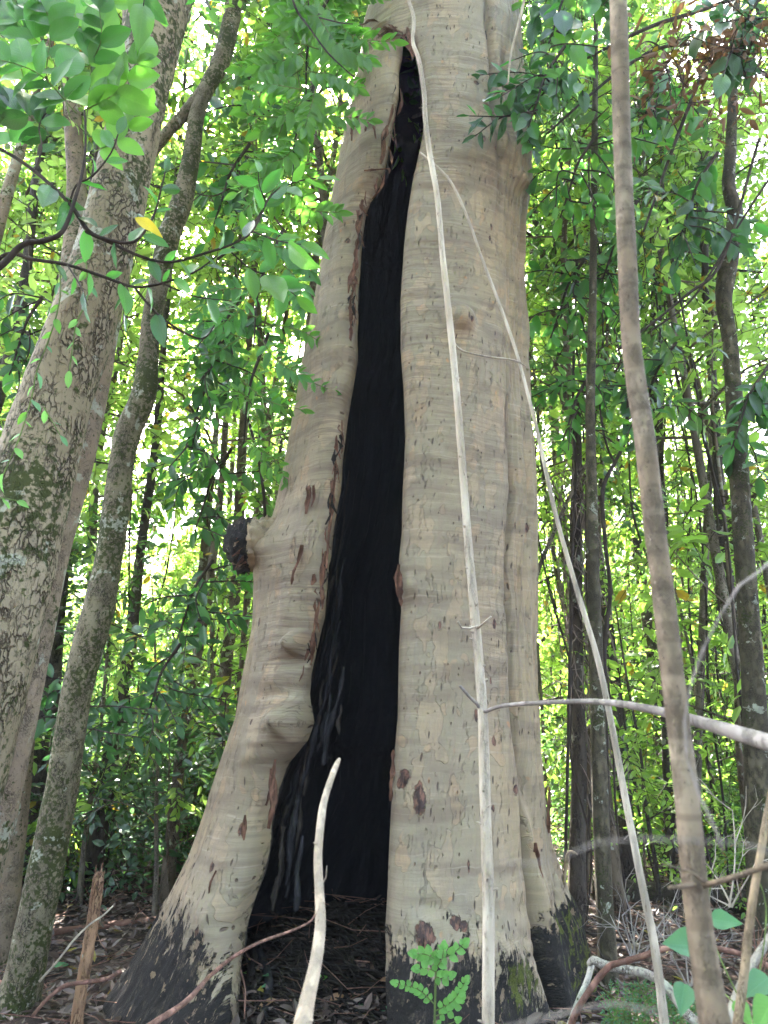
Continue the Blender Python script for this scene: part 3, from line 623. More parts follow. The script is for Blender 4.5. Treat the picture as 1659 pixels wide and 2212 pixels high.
def tree_proto(seed, H, r0, crown_lo, spread, nlimb, per, ll, lw, nleaf, slen, lean=.05, bark='brown', leaf='mid', droop=.2, updir=.35, subs=3):
    """slender forest tree: trunk mesh (stem and limbs) and crown mesh (twigs and leaves)"""
    rg = np.random.default_rng(seed); mbt = MB()
    az = rg.uniform(0, 6.28); zz = np.linspace(0, 1, 8)
    wob = np.cumsum(rg.normal(0, .035 * H / 6, (8, 2)), 0); wob -= wob[0]
    stem = np.stack([wob[:, 0] + lean * H * zz ** 1.5 * math.cos(az), wob[:, 1] + lean * H * zz ** 1.5 * math.sin(az), zz * H - .15, r0 * (1 - .82 * zz)], 1); stem[0, 3] *= 1.25
    mbt.tube(stem, step=H / 26, sides=10, lump=.15, rough=.05, seed=seed)
    st = catmull(stem, H / 60); starts = []; dirs = []
    for l in range(nlimb):
        f = crown_lo + (1 - crown_lo) * ((l + rg.random() * .7) / nlimb); b = st[int(min(f, .985) * (len(st) - 1))]
        a = l * 2.4 + rg.normal(0, .5); ln = spread * (1.15 - .6 * max(0, (f - crown_lo) / (1 - crown_lo))) * rg.uniform(.55, 1.15)
        d = np.array([math.cos(a), math.sin(a), updir + rg.normal(0, .15)]); d /= np.linalg.norm(d)
        p = b[:3]; mid = p + d * ln * .5 + rg.normal(0, .07 * ln, 3); e = p + d * ln + np.array([0, 0, -droop * ln * .4]) + rg.normal(0, .1 * ln, 3)
        rl = b[3] * .45; mbt.tube([(*p, rl), (*mid, rl * .65), (*e, .006)], step=ln / 6, sides=5, caps=False)
        lp = catmull([(*p, 0), (*mid, 0), (*e, 0)], ln / 24)[:, :3]
        for s_ in range(subs):
            q = lp[int(len(lp) * rg.uniform(.35, .85))]; dd = unit(d + rg.normal(0, .7, 3)); e2 = q + dd * ln * rg.uniform(.25, .5)
            mbt.tube([(*q, rl * .35), (*((q + e2) / 2 + rg.normal(0, .03, 3)), rl * .25), (*e2, .004)], step=ln / 5, sides=4, caps=False)
            sp = q + (e2 - q) * rg.uniform(.2, 1, (per // (subs + 1), 1)); starts.append(sp + rg.normal(0, .06, sp.shape)); dirs.append(dd * .7 + rg.normal(0, .75, sp.shape) + [0, 0, -.05])
        k = per // (subs + 1); sp = lp[(len(lp) * rg.uniform(.35, 1, k)).astype(int).clip(0, len(lp) - 1)]; starts.append(sp + rg.normal(0, .06, sp.shape)); dirs.append(d * .6 + rg.normal(0, .75, sp.shape))
    starts = np.vstack(starts); dirs = np.vstack(dirs)
    LV, LF, tw = sprays(rg, starts, dirs, nleaf, slen, ll, lw, droop=droop)
    mc = MB(); mc.add(LV, None, LF, 0); TV, TQ = prism(tw, .0035 + ll * .012); mc.add(TV, TQ, None, 1)
    return mbt.mesh('trunk', [BK[bark]]), mc.mesh('crown', [LEAF[leaf], TWIGD], smooth=False)
def set_leaf(o, leaf):
    o.material_slots[0].link = 'OBJECT'; o.material_slots[0].material = LEAF[leaf]
def set_bark(o, b):
    o.material_slots[0].link = 'OBJECT'; o.material_slots[0].material = BK[b]
def plant_tree(proto, x, y, rz, sc, leaf, name, label, cat, group=None, bark=None, szf=1.0):
    e = thing(name, label, cat, (x, y, float(gh(x, y))), group); e.rotation_euler = (0, 0, rz); e.scale = (sc, sc, sc * szf)
    t = obj('trunk', proto[0], e); c = obj('crown', proto[1], e); tag(c, kind='stuff')
    if bark: set_bark(t, bark)
    if leaf: set_leaf(c, leaf)
    return e

# prototypes (kept as mesh data only)
MIDT = [tree_proto(100 + k, 11, .085, .22, 1.8, 24, 16, .145, .060, 9, .50, bark='brown', leaf='mid') for k in range(4)]
TALL = [tree_proto(120 + k, 17, .13, .35, 2.7, 32, 24, .16, .065, 9, .55, bark='brown', leaf='mid') for k in range(3)]
SAP = [tree_proto(140 + k, 4.2, .028, .25, .9, 12, 8, .125, .050, 8, .36, lean=.10, bark='brown', leaf='deep', subs=2) for k in range(5)]
SHR = [tree_proto(160 + k, 1.5, .014, .15, .6, 9, 9, .10, .042, 7, .28, lean=.12, bark='brown', leaf='deep', subs=2) for k in range(4)]

def bear(px, Y):                            # x position seen at measured px at the horizon, depth Y
    return W(px, 1600, Y)[0]
rr = random.Random(11)
LEAFWORD = dict(bright='bright yellow-green', mid='mid-green', deep='dark glossy green', blue='bluish green')
BARKWORD = dict(brown='brown', dark='blackish', grey='grey')
used_labels = {}
def uniq(label):                              # a label that is already taken gets a plainer place word added by the caller
    used_labels[label] = used_labels.get(label, 0) + 1; return label
def where(x, y):
    b = x / y
    side = 'far left' if b < -.36 else 'left' if b < -.12 else 'just right of the trunk' if b < .26 else 'right' if b < .42 else 'far right'
    d = 'near' if y < 9 else 'midway back' if y < 11 else 'farther back' if y < 14 else 'deep back' if y < 19 else 'farthest back'
    return (side if 'trunk' in side else 'on the ' + side) + ', ' + d
def lab(kind, sc, bark, leaf, x, y):
    size = 'small' if sc < .85 else 'tall' if sc > 1.15 else 'medium'
    stem = (BARKWORD[bark] + '-stemmed ') if bark else ''
    return '%s %s%s with %s leaves, %s' % (size, stem, kind, LEAFWORD[leaf], where(x, y))
def spread_pts(n, lo, hi, y0, y1, mind, seed, gaps=()):
    r_ = random.Random(seed); out = []; tries = 0
    while len(out) < n and tries < 20000:
        tries += 1
        Y = (y0 ** 1.6 + (y1 ** 1.6 - y0 ** 1.6) * r_.random()) ** (1 / 1.6); px = r_.uniform(lo, hi); x = bear(px, Y)
        if any(g0 < px < g1 for g0, g1 in gaps): continue
        if all((x - a) ** 2 + (Y - b) ** 2 > (mind * (.6 + Y / 25)) ** 2 for a, b in out): out.append((x, Y))
    return out
def grow(pts, protos, smin, smax, leaves, name, kind, cat, group, barks=('brown', 'dark', 'grey'), szf=1.0):
    for (x, y) in pts:
        sc = rr.uniform(smin, smax); lf = rr.choice(leaves); bk = rr.choice(barks) if barks else None
        rel = (sc - smin) / (smax - smin) * .8 + .6
        plant_tree(rr.choice(protos), x, y, rr.uniform(0, 6.28), sc, lf, name, lab(kind, rel, bk, lf, x, y), cat, group, bk, szf)
NEART = [tree_proto(180 + k, 11.5, .065, .40, 1.9, 22, 12, .17, .072, 8, .50, bark='brown', leaf='mid', droop=.3) for k in range(4)]
grow(spread_pts(6, -150, 560, 7.6, 11, 1.3, 31, [(190, 380)]), NEART, .85, 1.25, ['mid', 'bright', 'mid', 'bright'], 'leafy_tree', 'slender tree', 'tree', 'leafy trees behind the hollow tree')
grow(spread_pts(7, 1170, 1800, 7.2, 11, 1.3, 32), NEART, .85, 1.25, ['mid', 'bright', 'mid', 'deep'], 'leafy_tree', 'slender tree', 'tree', 'leafy trees behind the hollow tree')
grow(spread_pts(7, -150, 660, 11, 20, 1.6, 1, [(190, 380)]), MIDT, .8, 1.3, ['mid', 'deep', 'mid', 'bright', 'blue'], 'understorey_tree', 'thicket tree', 'tree', 'slender understorey trees beyond the hollow tree')
grow(spread_pts(6, 1080, 1800, 10, 20, 1.6, 2, [(1170, 1300)]), MIDT, .8, 1.3, ['mid', 'bright', 'bright', 'mid'], 'understorey_tree', 'thicket tree', 'tree', 'slender understorey trees beyond the hollow tree')
HIGH = [tree_proto(200 + k, 15, .10, .56, 2.4, 26, 18, .165, .070, 9, .55, bark='brown', leaf='mid') for k in range(4)]
grow(spread_pts(11, -250, 760, 7.8, 13, 1.3, 51, [(110, 460)]) + spread_pts(10, 1080, 1800, 7.8, 13, 1.3, 52, [(1690, 1790)]), HIGH, .85, 1.2, ['mid', 'bright', 'deep', 'mid'], 'canopy_tree', 'high-crowned tree', 'tree', 'high-crowned trees of the canopy')
grow(spread_pts(3, -200, 760, 18, 34, 2.2, 3, [(120, 440)]) + spread_pts(3, 1000, 1850, 18, 34, 2.2, 4, [(1150, 1320)]), TALL, 1.0, 1.6, ['bright', 'mid', 'bright'], 'forest_tree', 'forest tree', 'tree', 'tall forest trees beyond the hollow tree')
BUSH = [tree_proto(220 + k, 3.0, .02, .08, 1.3, 16, 16, .12, .052, 9, .38, leaf='bright', subs=3) for k in range(2)]
grow(spread_pts(30, -150, 640, 15, 30, 1.2, 53) + spread_pts(34, 1100, 1800, 15, 30, 1.2, 54), BUSH, .8, 2.2, ['bright', 'bright', 'mid'], 'bush', 'bush', 'bush', 'sunlit bushes deep in the wood')
grow(spread_pts(46, -120, 600, 8, 20, .6, 5), SAP, .7, 1.6, ['deep', 'blue', 'mid', 'mid', 'bright'], 'sapling', 'sapling', 'sapling', 'thin saplings in the understorey')
grow(spread_pts(38, 1160, 1790, 7.6, 20, .6, 6), SAP, .7, 1.6, ['mid', 'bright', 'mid', 'deep'], 'sapling', 'sapling', 'sapling', 'thin saplings in the understorey')
grow(spread_pts(110, -100, 560, 8.2, 20, .5, 7), SHR, .5, 1.5, ['deep', 'blue', 'mid', 'bright'], 'shrub', 'shrub', 'shrub', 'low leafy shrubs on the forest floor', None)
grow(spread_pts(70, 1200, 1790, 8, 20, .5, 8), SHR, .5, 1.5, ['mid', 'bright', 'mid', 'deep'], 'shrub', 'shrub', 'shrub', 'low leafy shrubs on the forest floor', None)

# the wood behind the viewer, out of sight: trees added to shade the trunk's front
for k, (x, y) in enumerate([(-7.5, -3.5), (-3.2, -6.5), (1.5, -5.2), (6.0, -4.0), (9.0, -8.5), (-10.5, -8.0), (3.0, -10.5), (-5.0, -12.0), (8.5, 1.0), (-8.8, 1.5)]):
    plant_tree(TALL[k % 3], x, y, k * 1.3, 1.05 + .1 * (k % 3), 'mid', 'forest_tree', 'unseen tall leafy tree added behind the small clearing as shade', 'tree', 'unseen tall trees added round the back of the clearing as shade', 'brown')
# far-off wood: one mass of leaves
def far_wood():
    rg = np.random.default_rng(77); n_ = 2600
    ang = rg.uniform(R(-44), R(44), n_); d = rg.uniform(34, 62, n_)
    x = d * np.sin(ang); y = d * np.cos(ang); clump = fbm(x * .12, y * .12, 0, 140, 3)
    h = gh(x, y); top = 9 + 6 * clump
    z = h + rg.random(n_) ** .8 * np.maximum(top, 4)
    cen = np.stack([x, y, z], -1); cen = cen[rg.random(n_) < .55 + .45 * (z < h + 9)]
    per = 70; P = (cen[:, None] + rg.normal(0, 1, (len(cen), per, 3)) * [1.1, 1.1, .8]).reshape(-1, 3)
    ax_ = rg.normal(0, 1, P.shape) + [0, 0, -.3]; nn = rg.normal(0, .7, P.shape) + [0, 0, 1]
    ln = rg.uniform(.14, .30, len(P)); ax_ = unit(ax_); side = unit(np.cross(nn, ax_))
    V_ = np.stack([P, P + ax_ * ln[:, None] * .5 + side * ln[:, None] * .24, P + ax_ * ln[:, None], P + ax_ * ln[:, None] * .5 - side * ln[:, None] * .24], 1).reshape(-1, 3)
    F_ = np.arange(len(V_)).reshape(-1, 4)
    tag(obj('far_wood', mesh_np('far_wood', V_, F_, [LEAF['bright']], False)), kind='stuff')
far_wood()
# ------------------------------------------------------------------ trunks that can be told apart
def ptsY(poly, Y, Y2=None, foot=True):
    """(px,py,width px) down the trunk -> 3-D points with radius; carried on to the ground"""
    n_ = len(poly); out = []
    for k, (px, py, w) in enumerate(poly):
        y = Y if Y2 is None else Y + (Y2 - Y) * k / (n_ - 1)
        out.append((*W(px, py, y), w / 2 * mpp(px, py, y)))
    if foot:
        a, b = np.array(out[-2]), np.array(out[-1]); g = float(gh(b[0], b[1]))
        if b[2] > g - .1:
            d = (b - a) / max(1e-6, a[2] - b[2]); e = b + d * (b[2] - g + .2); e[3] = b[3] * 1.15; m_ = max(1, int(np.linalg.norm(e - b) / max(.05, np.linalg.norm(b - a)))); out += [tuple(b + (e - b) * (q + 1) / m_) for q in range(m_)]
    return out
def traced(name, label, cat, poly, Y, bark, Y2=None, sides=20, lump=.18, rough=.05, step=.10, up=5.0, extra=(), crown=None, group=None, seed=0, sway=0, ridges=0):
    P = ptsY(poly, Y, Y2); base = P[-1][:3]; base = (base[0], base[1], float(gh(base[0], base[1])))
    a, b = np.array(P[0]), np.array(P[1]); d = (a - b) / np.linalg.norm(a[:3] - b[:3])
    if up: top = a + d * up; top[3] = a[3] * .55; m_ = max(1, int(up / max(.05, np.linalg.norm(a[:3] - b[:3])))); P = [tuple(top + (a - top) * q / m_) for q in range(m_)] + P
    t = thing(name, label, cat, base, group)
    mbt = MB(); mbt.tube(local(P, base + (0,))if False else [(p[0] - base[0], p[1] - base[1], p[2] - base[2], p[3]) for p in P], step=step, sides=sides, lump=lump, rough=rough, seed=seed, ridges=ridges)
    obj('trunk', mbt.mesh('trunk', [BK[bark] if isinstance(bark, str) else bark]), t)
    for ex in extra:
        Q = ptsY(ex, Y, foot=False); mbl = MB(); mbl.tube([(p[0] - base[0], p[1] - base[1], p[2] - base[2], p[3]) for p in Q], step=step, sides=max(8, sides // 2), lump=lump, rough=rough, seed=seed + 3)
        obj('limb', mbl.mesh('limb', [BK[bark] if isinstance(bark, str) else bark]), t)
    if crown:                                # leaves high on the stem
        top = P[0]; c = obj('crown', crown[0], t); c.location = (top[0] - base[0], top[1] - base[1], top[2] - base[2] + crown[2]); c.scale = (crown[1],) * 3; set_leaf(c, crown[3]); tag(c, kind='stuff')
    return t
def crown_only(seed, r, n_, ll, lw, nleaf=10, slen=.45):
    rg = np.random.default_rng(seed); d = unit(rg.normal(0, 1, (n_, 3))); s = d * (r * rg.random((n_, 1)) ** .5) * [1, 1, .7]
    LV, LF, tw = sprays(rg, s, d + rg.normal(0, .5, s.shape), nleaf, slen, ll, lw); mc = MB(); mc.add(LV, None, LF, 0); TV, TQ = prism(tw, .006); mc.add(TV, TQ, None, 1)
    return mc.mesh('crown', [LEAF['mid'], TWIGD], False)
CR1 = crown_only(301, 2.2, 380, .13, .055)
traced('mottled_tree', 'leaning tree with mottled grey and mossy netted bark at the left edge', 'tree',
       [(343, 0, 135), (322, 120, 118), (297, 230, 112), (275, 340, 112), (250, 450, 116), (215, 580, 122), (178, 700, 138), (122, 850, 146), (78, 1000, 164), (22, 1200, 186), (-32, 1400, 200), (-130, 1750, 225)], 4.3, 'mottled', sides=48, lump=.13, rough=.05, step=.05, crown=(CR1, 1.0, 1.5, 'mid'), seed=21)
traced('pale_tree', 'smooth pale lichen-spotted trunk pressed close behind the mottled leaning tree', 'tree',
       [(300, 330, 50), (262, 520, 55), (225, 700, 64), (196, 850, 70), (163, 1000, 74), (106, 1200, 84), (62, 1400, 94), (18, 1600, 102), (-30, 1800, 108), (-85, 2000, 112)], 4.75, 'pale', sides=36, lump=.12, rough=.03, step=.06, crown=(CR1, .8, 1.5, 'mid'), seed=22)
traced('crooked_tree', 'thin crooked mossy trunk that forks near the sky gap, foot by the broken stump', 'tree',
       [(512, -10, 30), (500, 40, 36), (478, 130, 38), (447, 190, 33), (425, 250, 32), (415, 330, 35), (395, 430, 44), (366, 510, 47), (345, 600, 42), (325, 700, 39), (320, 770, 42), (308, 860, 52), (277, 930, 54), (262, 1000, 51), (250, 1100, 57), (235, 1200, 55), (215, 1300, 61), (190, 1400, 65), (166, 1500, 62), (150, 1600, 64), (135, 1700, 68), (115, 1800, 71), (95, 1900, 73), (74, 2000, 73), (55, 2100, 79), (34, 2180, 94)],
       5.6, 'mossy', sides=32, lump=.16, rough=.05, step=.06, seed=23, crown=(CR1, .9, 1.2, 'mid'), extra=[[(478, 130, 30), (440, 195, 28), (400, 245, 26), (362, 285, 24), (330, 330, 22)], [(505, 30, 22), (485, -20, 22), (468, -90, 18)]])
traced('dark_tree', 'nearly black trunk standing behind the crooked mossy one', 'tree', [(150, 1050, 18), (140, 1200, 24), (126, 1330, 30), (110, 1500, 40), (96, 1600, 45), (76, 1750, 44), (54, 1850, 42), (30, 1950, 54)], 8.6, 'dark', seed=24, up=7)
traced('charred_tree', 'dark trunk with a leaning charred foot amid ferny saplings', 'tree', [(352, 760, 14), (336, 960, 18), (305, 1180, 20), (280, 1400, 26), (245, 1600, 34), (225, 1740, 36), (200, 1880, 40), (186, 1950, 50)], 8.8, 'dark', seed=25, up=6)
traced('brown_tree', 'straight brown trunk just left of the broken dark burl on the hollow tree', 'tree', [(545, 640, 13), (530, 850, 17), (521, 1000, 22), (515, 1150, 24), (506, 1300, 24), (492, 1400, 27), (480, 1550, 26), (465, 1700, 27), (450, 1850, 30)], 9.5, 'brown', seed=26, up=6)
traced('brown_tree', 'thin dark stem third from the hollow tree on its left', 'tree', [(470, 900, 12), (445, 1150, 18), (431, 1300, 21), (424, 1450, 22), (405, 1650, 24), (388, 1850, 26)], 10.5, 'brown', seed=27, up=6)
traced('grey_tree', 'pale slim stem slanting behind the burl', 'tree', [(615, 700, 11), (590, 860, 12), (572, 1000, 13), (548, 1180, 15), (530, 1350, 15), (515, 1600, 16)], 11, 'grey', seed=28, up=6)
traced('grey_tree', 'pale trunk showing between leaves left of the mottled tree', 'tree', [(118, 0, 28), (148, 150, 32), (160, 300, 38), (166, 390, 40), (160, 520, 42), (130, 800, 46)], 6.6, 'pale', seed=29)
traced('grey_tree', 'lichen-grey stem at the very left edge under the leafy branches', 'tree', [(70, 230, 16), (42, 330, 22), (10, 440, 26), (-40, 620, 30)], 6.2, 'pale', seed=30)
traced('speckled_tree', 'slim straight trunk with fine speckled bark right of the hollow tree', 'tree', [(1284, 330, 14), (1281, 600, 16), (1278, 740, 18), (1275, 900, 21), (1278, 1050, 23), (1282, 1250, 26), (1290, 1500, 30), (1295, 1700, 33), (1303, 1900, 36), (1312, 2060, 41), (1315, 2120, 46)], 5.7, 'speckled', seed=31, sides=24, step=.06, up=3)
traced('vine_clad_tree', 'black trunk wrapped in a tangle of dead vines right of the hollow tree', 'tree', [(1246, 1050, 24), (1243, 1250, 28), (1246, 1450, 30), (1251, 1650, 32), (1246, 1850, 36), (1246, 1990, 46)], 7.3, 'dark', seed=32, up=1)
traced('kinked_tree', 'dark trunk with a swollen kink at the right edge', 'tree', [(1582, 230, 20), (1578, 330, 23), (1574, 400, 26), (1588, 470, 32), (1573, 570, 40), (1564, 650, 33), (1577, 740, 31), (1585, 850, 34), (1595, 1000, 38), (1605, 1150, 40), (1615, 1300, 42), (1625, 1450, 45), (1633, 1600, 50), (1641, 1800, 56), (1648, 2000, 62), (1655, 2130, 70)], 5.9, 'speckled', seed=33, sides=28, step=.06, up=4, lump=.12)
traced('grey_tree', 'slim grey mottled stem between the blurred stick and the kinked trunk', 'tree', [(1543, 800, 9), (1538, 950, 12), (1532, 1050, 14), (1524, 1180, 16), (1518, 1350, 16), (1508, 1600, 18)], 9, 'grey', seed=34)
traced('brown_tree', 'thin dark trunk beyond the lichen-covered branch', 'tree', [(1430, 1150, 12), (1432, 1400, 14), (1440, 1700, 16), (1452, 1900, 20)], 9.5, 'dark', seed=35)
traced('brown_tree', 'dark stem close beside the speckled trunk', 'tree', [(1268, 1480, 10), (1284, 1400, 12), (1276, 1600, 14), (1268, 1800, 16), (1262, 1950, 18)][1:], 8.2, 'brown', seed=36)
# the broken stump and the fallen log
P = ptsY([(216, 1884, 18), (213, 1900, 23), (205, 1960, 25), (190, 2050, 25), (176, 2130, 26), (166, 2200, 27)], 4.9); b0 = P[-1][:3]
t = thing('broken_stump', 'short snapped reddish-brown stump leaning at the left', 'stump', (b0[0], b0[1], float(gh(b0[0], b0[1]))))
mbt = MB(); mbt.tube([(p[0] - b0[0], p[1] - b0[1], p[2] - t.location[2], p[3]) for p in P], step=.03, sides=22, lump=.3, rough=.25, seed=9, bumpz=8)
obj('trunk', mbt.mesh('stump_trunk', [STUMPB]), t)
mbt = MB()
for k in range(7):
    q = np.array(P[1][:3]) - [b0[0], b0[1], t.location[2]]; o_ = np.array([random.uniform(-.03, .03), random.uniform(-.03, .03), 0]); mbt.tube([(*(q + o_), .009), (*(q + o_ * 1.2 + [0.004, 0, random.uniform(.03, .10)]), .002)], sides=5, step=.02)
obj('splinter', mbt.mesh('splinters', [STUMPB]), t)['kind'] = 'stuff'
def lying(name, label, cat, a, b, r, mat, seed=0, **k):
    c0 = ((a[0] + b[0]) / 2, (a[1] + b[1]) / 2, 0); t = None
    mbt = MB(); pts = []
    for s in np.linspace(0, 1, 7):
        x = a[0] + (b[0] - a[0]) * s; y = a[1] + (b[1] - a[1]) * s; pts.append((x, y, float(gh(x, y)) + r * .55 + .05 * math.sin(s * 7 + seed) * r * 3, r * (1 - .3 * s)))
    mbt.tube(pts, step=max(.04, r * .5), sides=18, lump=.3, rough=.15, seed=seed)
    return tag(obj(name, mbt.mesh(name, [mat]), None), label, cat)
lying('fallen_log', 'mossy rotting log lying on the litter right of the hollow tree', 'log', (2.2, 8.3), (5.6, 7.7), .15, bark_mat('log_bark', (.045, .035, .025), (.08, .06, .045), (.01, .008, .006), 1.5, 1, MOSS, .3, .2, bumpd=.02), 3)
lying('fallen_log', 'dark slim log lying across the litter at the left', 'log', (-6, 9.6), (-2.6, 9.2), .09, BK['dark'], 5)
lying('fallen_branch', 'reddish branch lying in the litter left of the crooked mossy trunk', 'branch', (-3.9, 6.7), (-2.5, 6.0), .03, TWIGR, 6)
lying('fallen_branch', 'brown branch lying behind the broken stump', 'branch', (-3.4, 7.4), (-1.9, 7.9), .035, TWIGR, 7)
lying('fallen_branch', 'pale curved stick on the litter below the fallen mossy log', 'branch', (2.6, 6.4), (3.7, 6.2), .018, TWIGP, 8)
lying('fallen_branch', 'dark stick on the litter right of the mossy root', 'branch', (2.0, 7.0), (3.2, 6.6), .015, TWIGD, 9)

# dead vine tangle on the black trunk
rg = np.random.default_rng(5); mbt = MB()
cV = W(1243, 1300, 7.3)
for k in range(90):
    z0 = rg.uniform(cV[2] - 1.3, cV[2] + 1.6); a = rg.uniform(0, 6.28); r_ = rg.uniform(.09, .26); pts = []
    for s in range(6):
        pts.append((cV[0] + math.cos(a) * r_ * rg.uniform(.7, 1.3) + .02 * s, 7.3 + math.sin(a) * r_ * rg.uniform(.7, 1.3), z0 - s * rg.uniform(.10, .24), rg.uniform(.003, .008))); a += rg.normal(.1, .5)
    mbt.tube(pts, step=.09, sides=4, caps=False)
o = tag(obj('vine_tangle', mbt.mesh('vine_tangle', [bark_mat('dead_vine', (.16, .125, .11), (.26, .21, .18), (.05, .04, .03), 3, .4, fissure=.3, bumpd=.003)])), 'bushy tangle of grey dead vines hanging around the black trunk', 'vine'); o['kind'] = 'stuff'

# hanging vines and thin wiry stems
def vine_mesh(seed, H, r, twigs=26, leafy=0):
    rg = np.random.default_rng(seed); z = np.linspace(0, H, 12); w = np.cumsum(rg.normal(0, .09, (12, 2)), 0); w -= w[0]
    P = np.stack([w[:, 0], w[:, 1], z, np.full(12, r)], 1); mv = MB(); mv.tube(P, step=.15, sides=5, lump=.2, seed=seed); S = catmull(P, .05)
    tw = []
    for k in range(twigs):
        p = S[rg.integers(len(S))][:3]; d = unit(rg.normal(0, 1, 3)); L = rg.uniform(.2, .7); tw.append([p, p + d * L * .4 + [0, 0, -.03], p + d * L * .7 + [0, 0, -.25 * L], p + d * L * .85 + [0, 0, -.75 * L]])
    TV, TQ = prism(np.array(tw), r * .45); mv.add(TV, TQ, None, 0)
    st = mv.mesh('stem', [TWIGD]); lf = None
    if leafy:
        tw = np.array(tw); s0 = tw[:, 2]; LV, LF, t2 = sprays(rg, s0, rg.normal(0, 1, s0.shape), 6, .2, .07, .03); ml = MB(); ml.add(LV, None, LF, 0); lf = ml.mesh('foliage', [LEAF['mid']], False)
    return st, lf
VN = [vine_mesh(400 + k, 7 + k, .010 + .003 * (k % 3), 40, k % 2) for k in range(5)]
for i, (x, y) in enumerate(spread_pts(26, 1150, 1700, 6.5, 13, .5, 41) + spread_pts(14, -50, 560, 7, 14, .5, 42)):
    v = VN[i % 5]; e = thing('hanging_vine', 'thin dark wiry vine %s, %s' % ('with small leaves' if i % 2 else 'with bare twigs', where(x, y)), 'vine', (x, y, float(gh(x, y))), 'wiry vines hanging through the thicket'); e.rotation_euler = (rr.uniform(-.06, .06), rr.uniform(-.06, .06), rr.uniform(0, 6.28)); e.scale = (1, 1, rr.uniform(.8, 1.3))
    obj('stem', v[0], e)
    if v[1]: tag(obj('foliage', v[1], e), kind='stuff')
# ------------------------------------------------------------------ near sticks, branches, leaves
def leaf_mesh(name, prof, fold=.16, droop=.22, wave=0.0, seed=0, mat=None):
    """one whole leaf, unit length: prof gives half-width along it"""
    k = len(prof); xs = np.linspace(0, 1, k); rg_ = np.random.default_rng(seed); Vl = []; uvl = []
    for i_, (x, w) in enumerate(zip(xs, prof)):
        bend = -droop * x * x
        for s in (-1, -.5, 0, .5, 1):
            Vl.append((x, s * w, bend + abs(s) * w * fold * 2 + wave * w * math.sin(x * 14 + s * 2) * abs(s) + rg_.normal(0, .003))); uvl.append((x, s * .5 + .5))
    Fl = np.array([[5 * a + b, 5 * (a + 1) + b, 5 * (a + 1) + b + 1, 5 * a + b + 1] for a in range(k - 1) for b in range(4)])
    return mesh_np(name, np.array(Vl), Fl, [mat], True, None, np.array(uvl))
def near_leaf_mat(name, a, b, trans, rough=.35, tfac=.5, spec=.5):
    m, nt, out = newmat(name); n = N(nt); uv = n('UVMap').outputs[0]; oi = n('ObjectInfo').outputs['Random']
    s = n('SeparateXYZ', i_Vector=uv); x, v = s.outputs[0], s.outputs[1]; av = n.math('ABSOLUTE', n.math('SUBTRACT', v, .5))
    mid = n.mask(av, .035, .012)
    side = n.math('SINE', n.math('MULTIPLY', n.math('SUBTRACT', x, n.math('MULTIPLY', av, .55)), 62)); side = n.mask(side, .86, .98)
    vein = n.math('MAXIMUM', mid, n.math('MULTIPLY', side, .55))
    tcn = n('TexCoord').outputs['Object']; bl = n.noise(tcn, 5, 4)
    c = n.mix(n.math('ADD', n.math('MULTIPLY', oi, .7), n.math('MULTIPLY', bl, .3)), a, b); c = n.mix(n.math('MULTIPLY', vein, .5), c, [min(1, q * 1.8) for q in b])
    spot = n.mask(n.noise(tcn, 24, 2), .70, .73); c = n.mix(n.math('MULTIPLY', spot, .6), c, (.10, .075, .03))
    tcol = n.mix(oi, [q * .7 for q in trans], trans); tcol = n.mix(n.math('MULTIPLY', vein, .35), tcol, [q * .45 for q in trans])
    bs = n.bsdf(c, rough, n.bump(n.math('MULTIPLY', vein, -1), .5, .002), spec); t = n('BsdfTranslucent', i_Color=tcol)
    ms = n('MixShader', i_Fac=tfac); n.link(bs, ms.inputs[1]); n.link(t.outputs[0], ms.inputs[2]); n.link(ms.outputs[0], out.inputs[0]); return m
NL = dict(green=near_leaf_mat('near_leaf_green', (.035, .105, .030), (.06, .15, .035), (.10, .38, .055)),
          bright=near_leaf_mat('near_leaf_bright', (.055, .14, .03), (.09, .20, .035), (.17, .48, .05), tfac=.5),
          dark=near_leaf_mat('near_leaf_dark', (.018, .050, .020), (.032, .078, .028), (.06, .22, .04), rough=.28, spec=.6, tfac=.4),
          mint=near_leaf_mat('near_leaf_mint', (.07, .17, .085), (.09, .21, .11), (.13, .34, .13), rough=.55, spec=.3, tfac=.4),
          lime=near_leaf_mat('near_leaf_lime', (.11, .27, .06), (.14, .32, .08), (.26, .62, .15), rough=.5, spec=.35),
          yellow=near_leaf_mat('near_leaf_yellow', (.50, .38, .02), (.58, .46, .03), (.7, .6, .05), rough=.5, spec=.3),
          drybrown=near_leaf_mat('near_leaf_dry', (.13, .065, .035), (.28, .17, .10), (.25, .13, .05), rough=.6, spec=.25, tfac=.2))
OV = [.004, .11, .17, .20, .205, .19, .15, .085, .004]; LAN = [.004, .07, .12, .145, .15, .135, .10, .055, .003]; HEART = [.10, .30, .36, .35, .30, .235, .165, .09, .004]; LFT = [.01, .15, .21, .235, .235, .215, .17, .10, .005]
LM = {}
def lm(shape, mat, k=0):
    key = (shape, mat, k)
    if key not in LM: LM[key] = leaf_mesh('leaf_' + shape, dict(oval=OV, lance=LAN, heart=HEART, leaflet=LFT)[shape], fold=.10 + .08 * k, droop=(.10, .25, -.12)[k % 3], wave=.12 if k else .05, seed=k, mat=NL[mat])
    return LM[key]
rl = random.Random(5)
KGREEN = dict(ws=1.0)
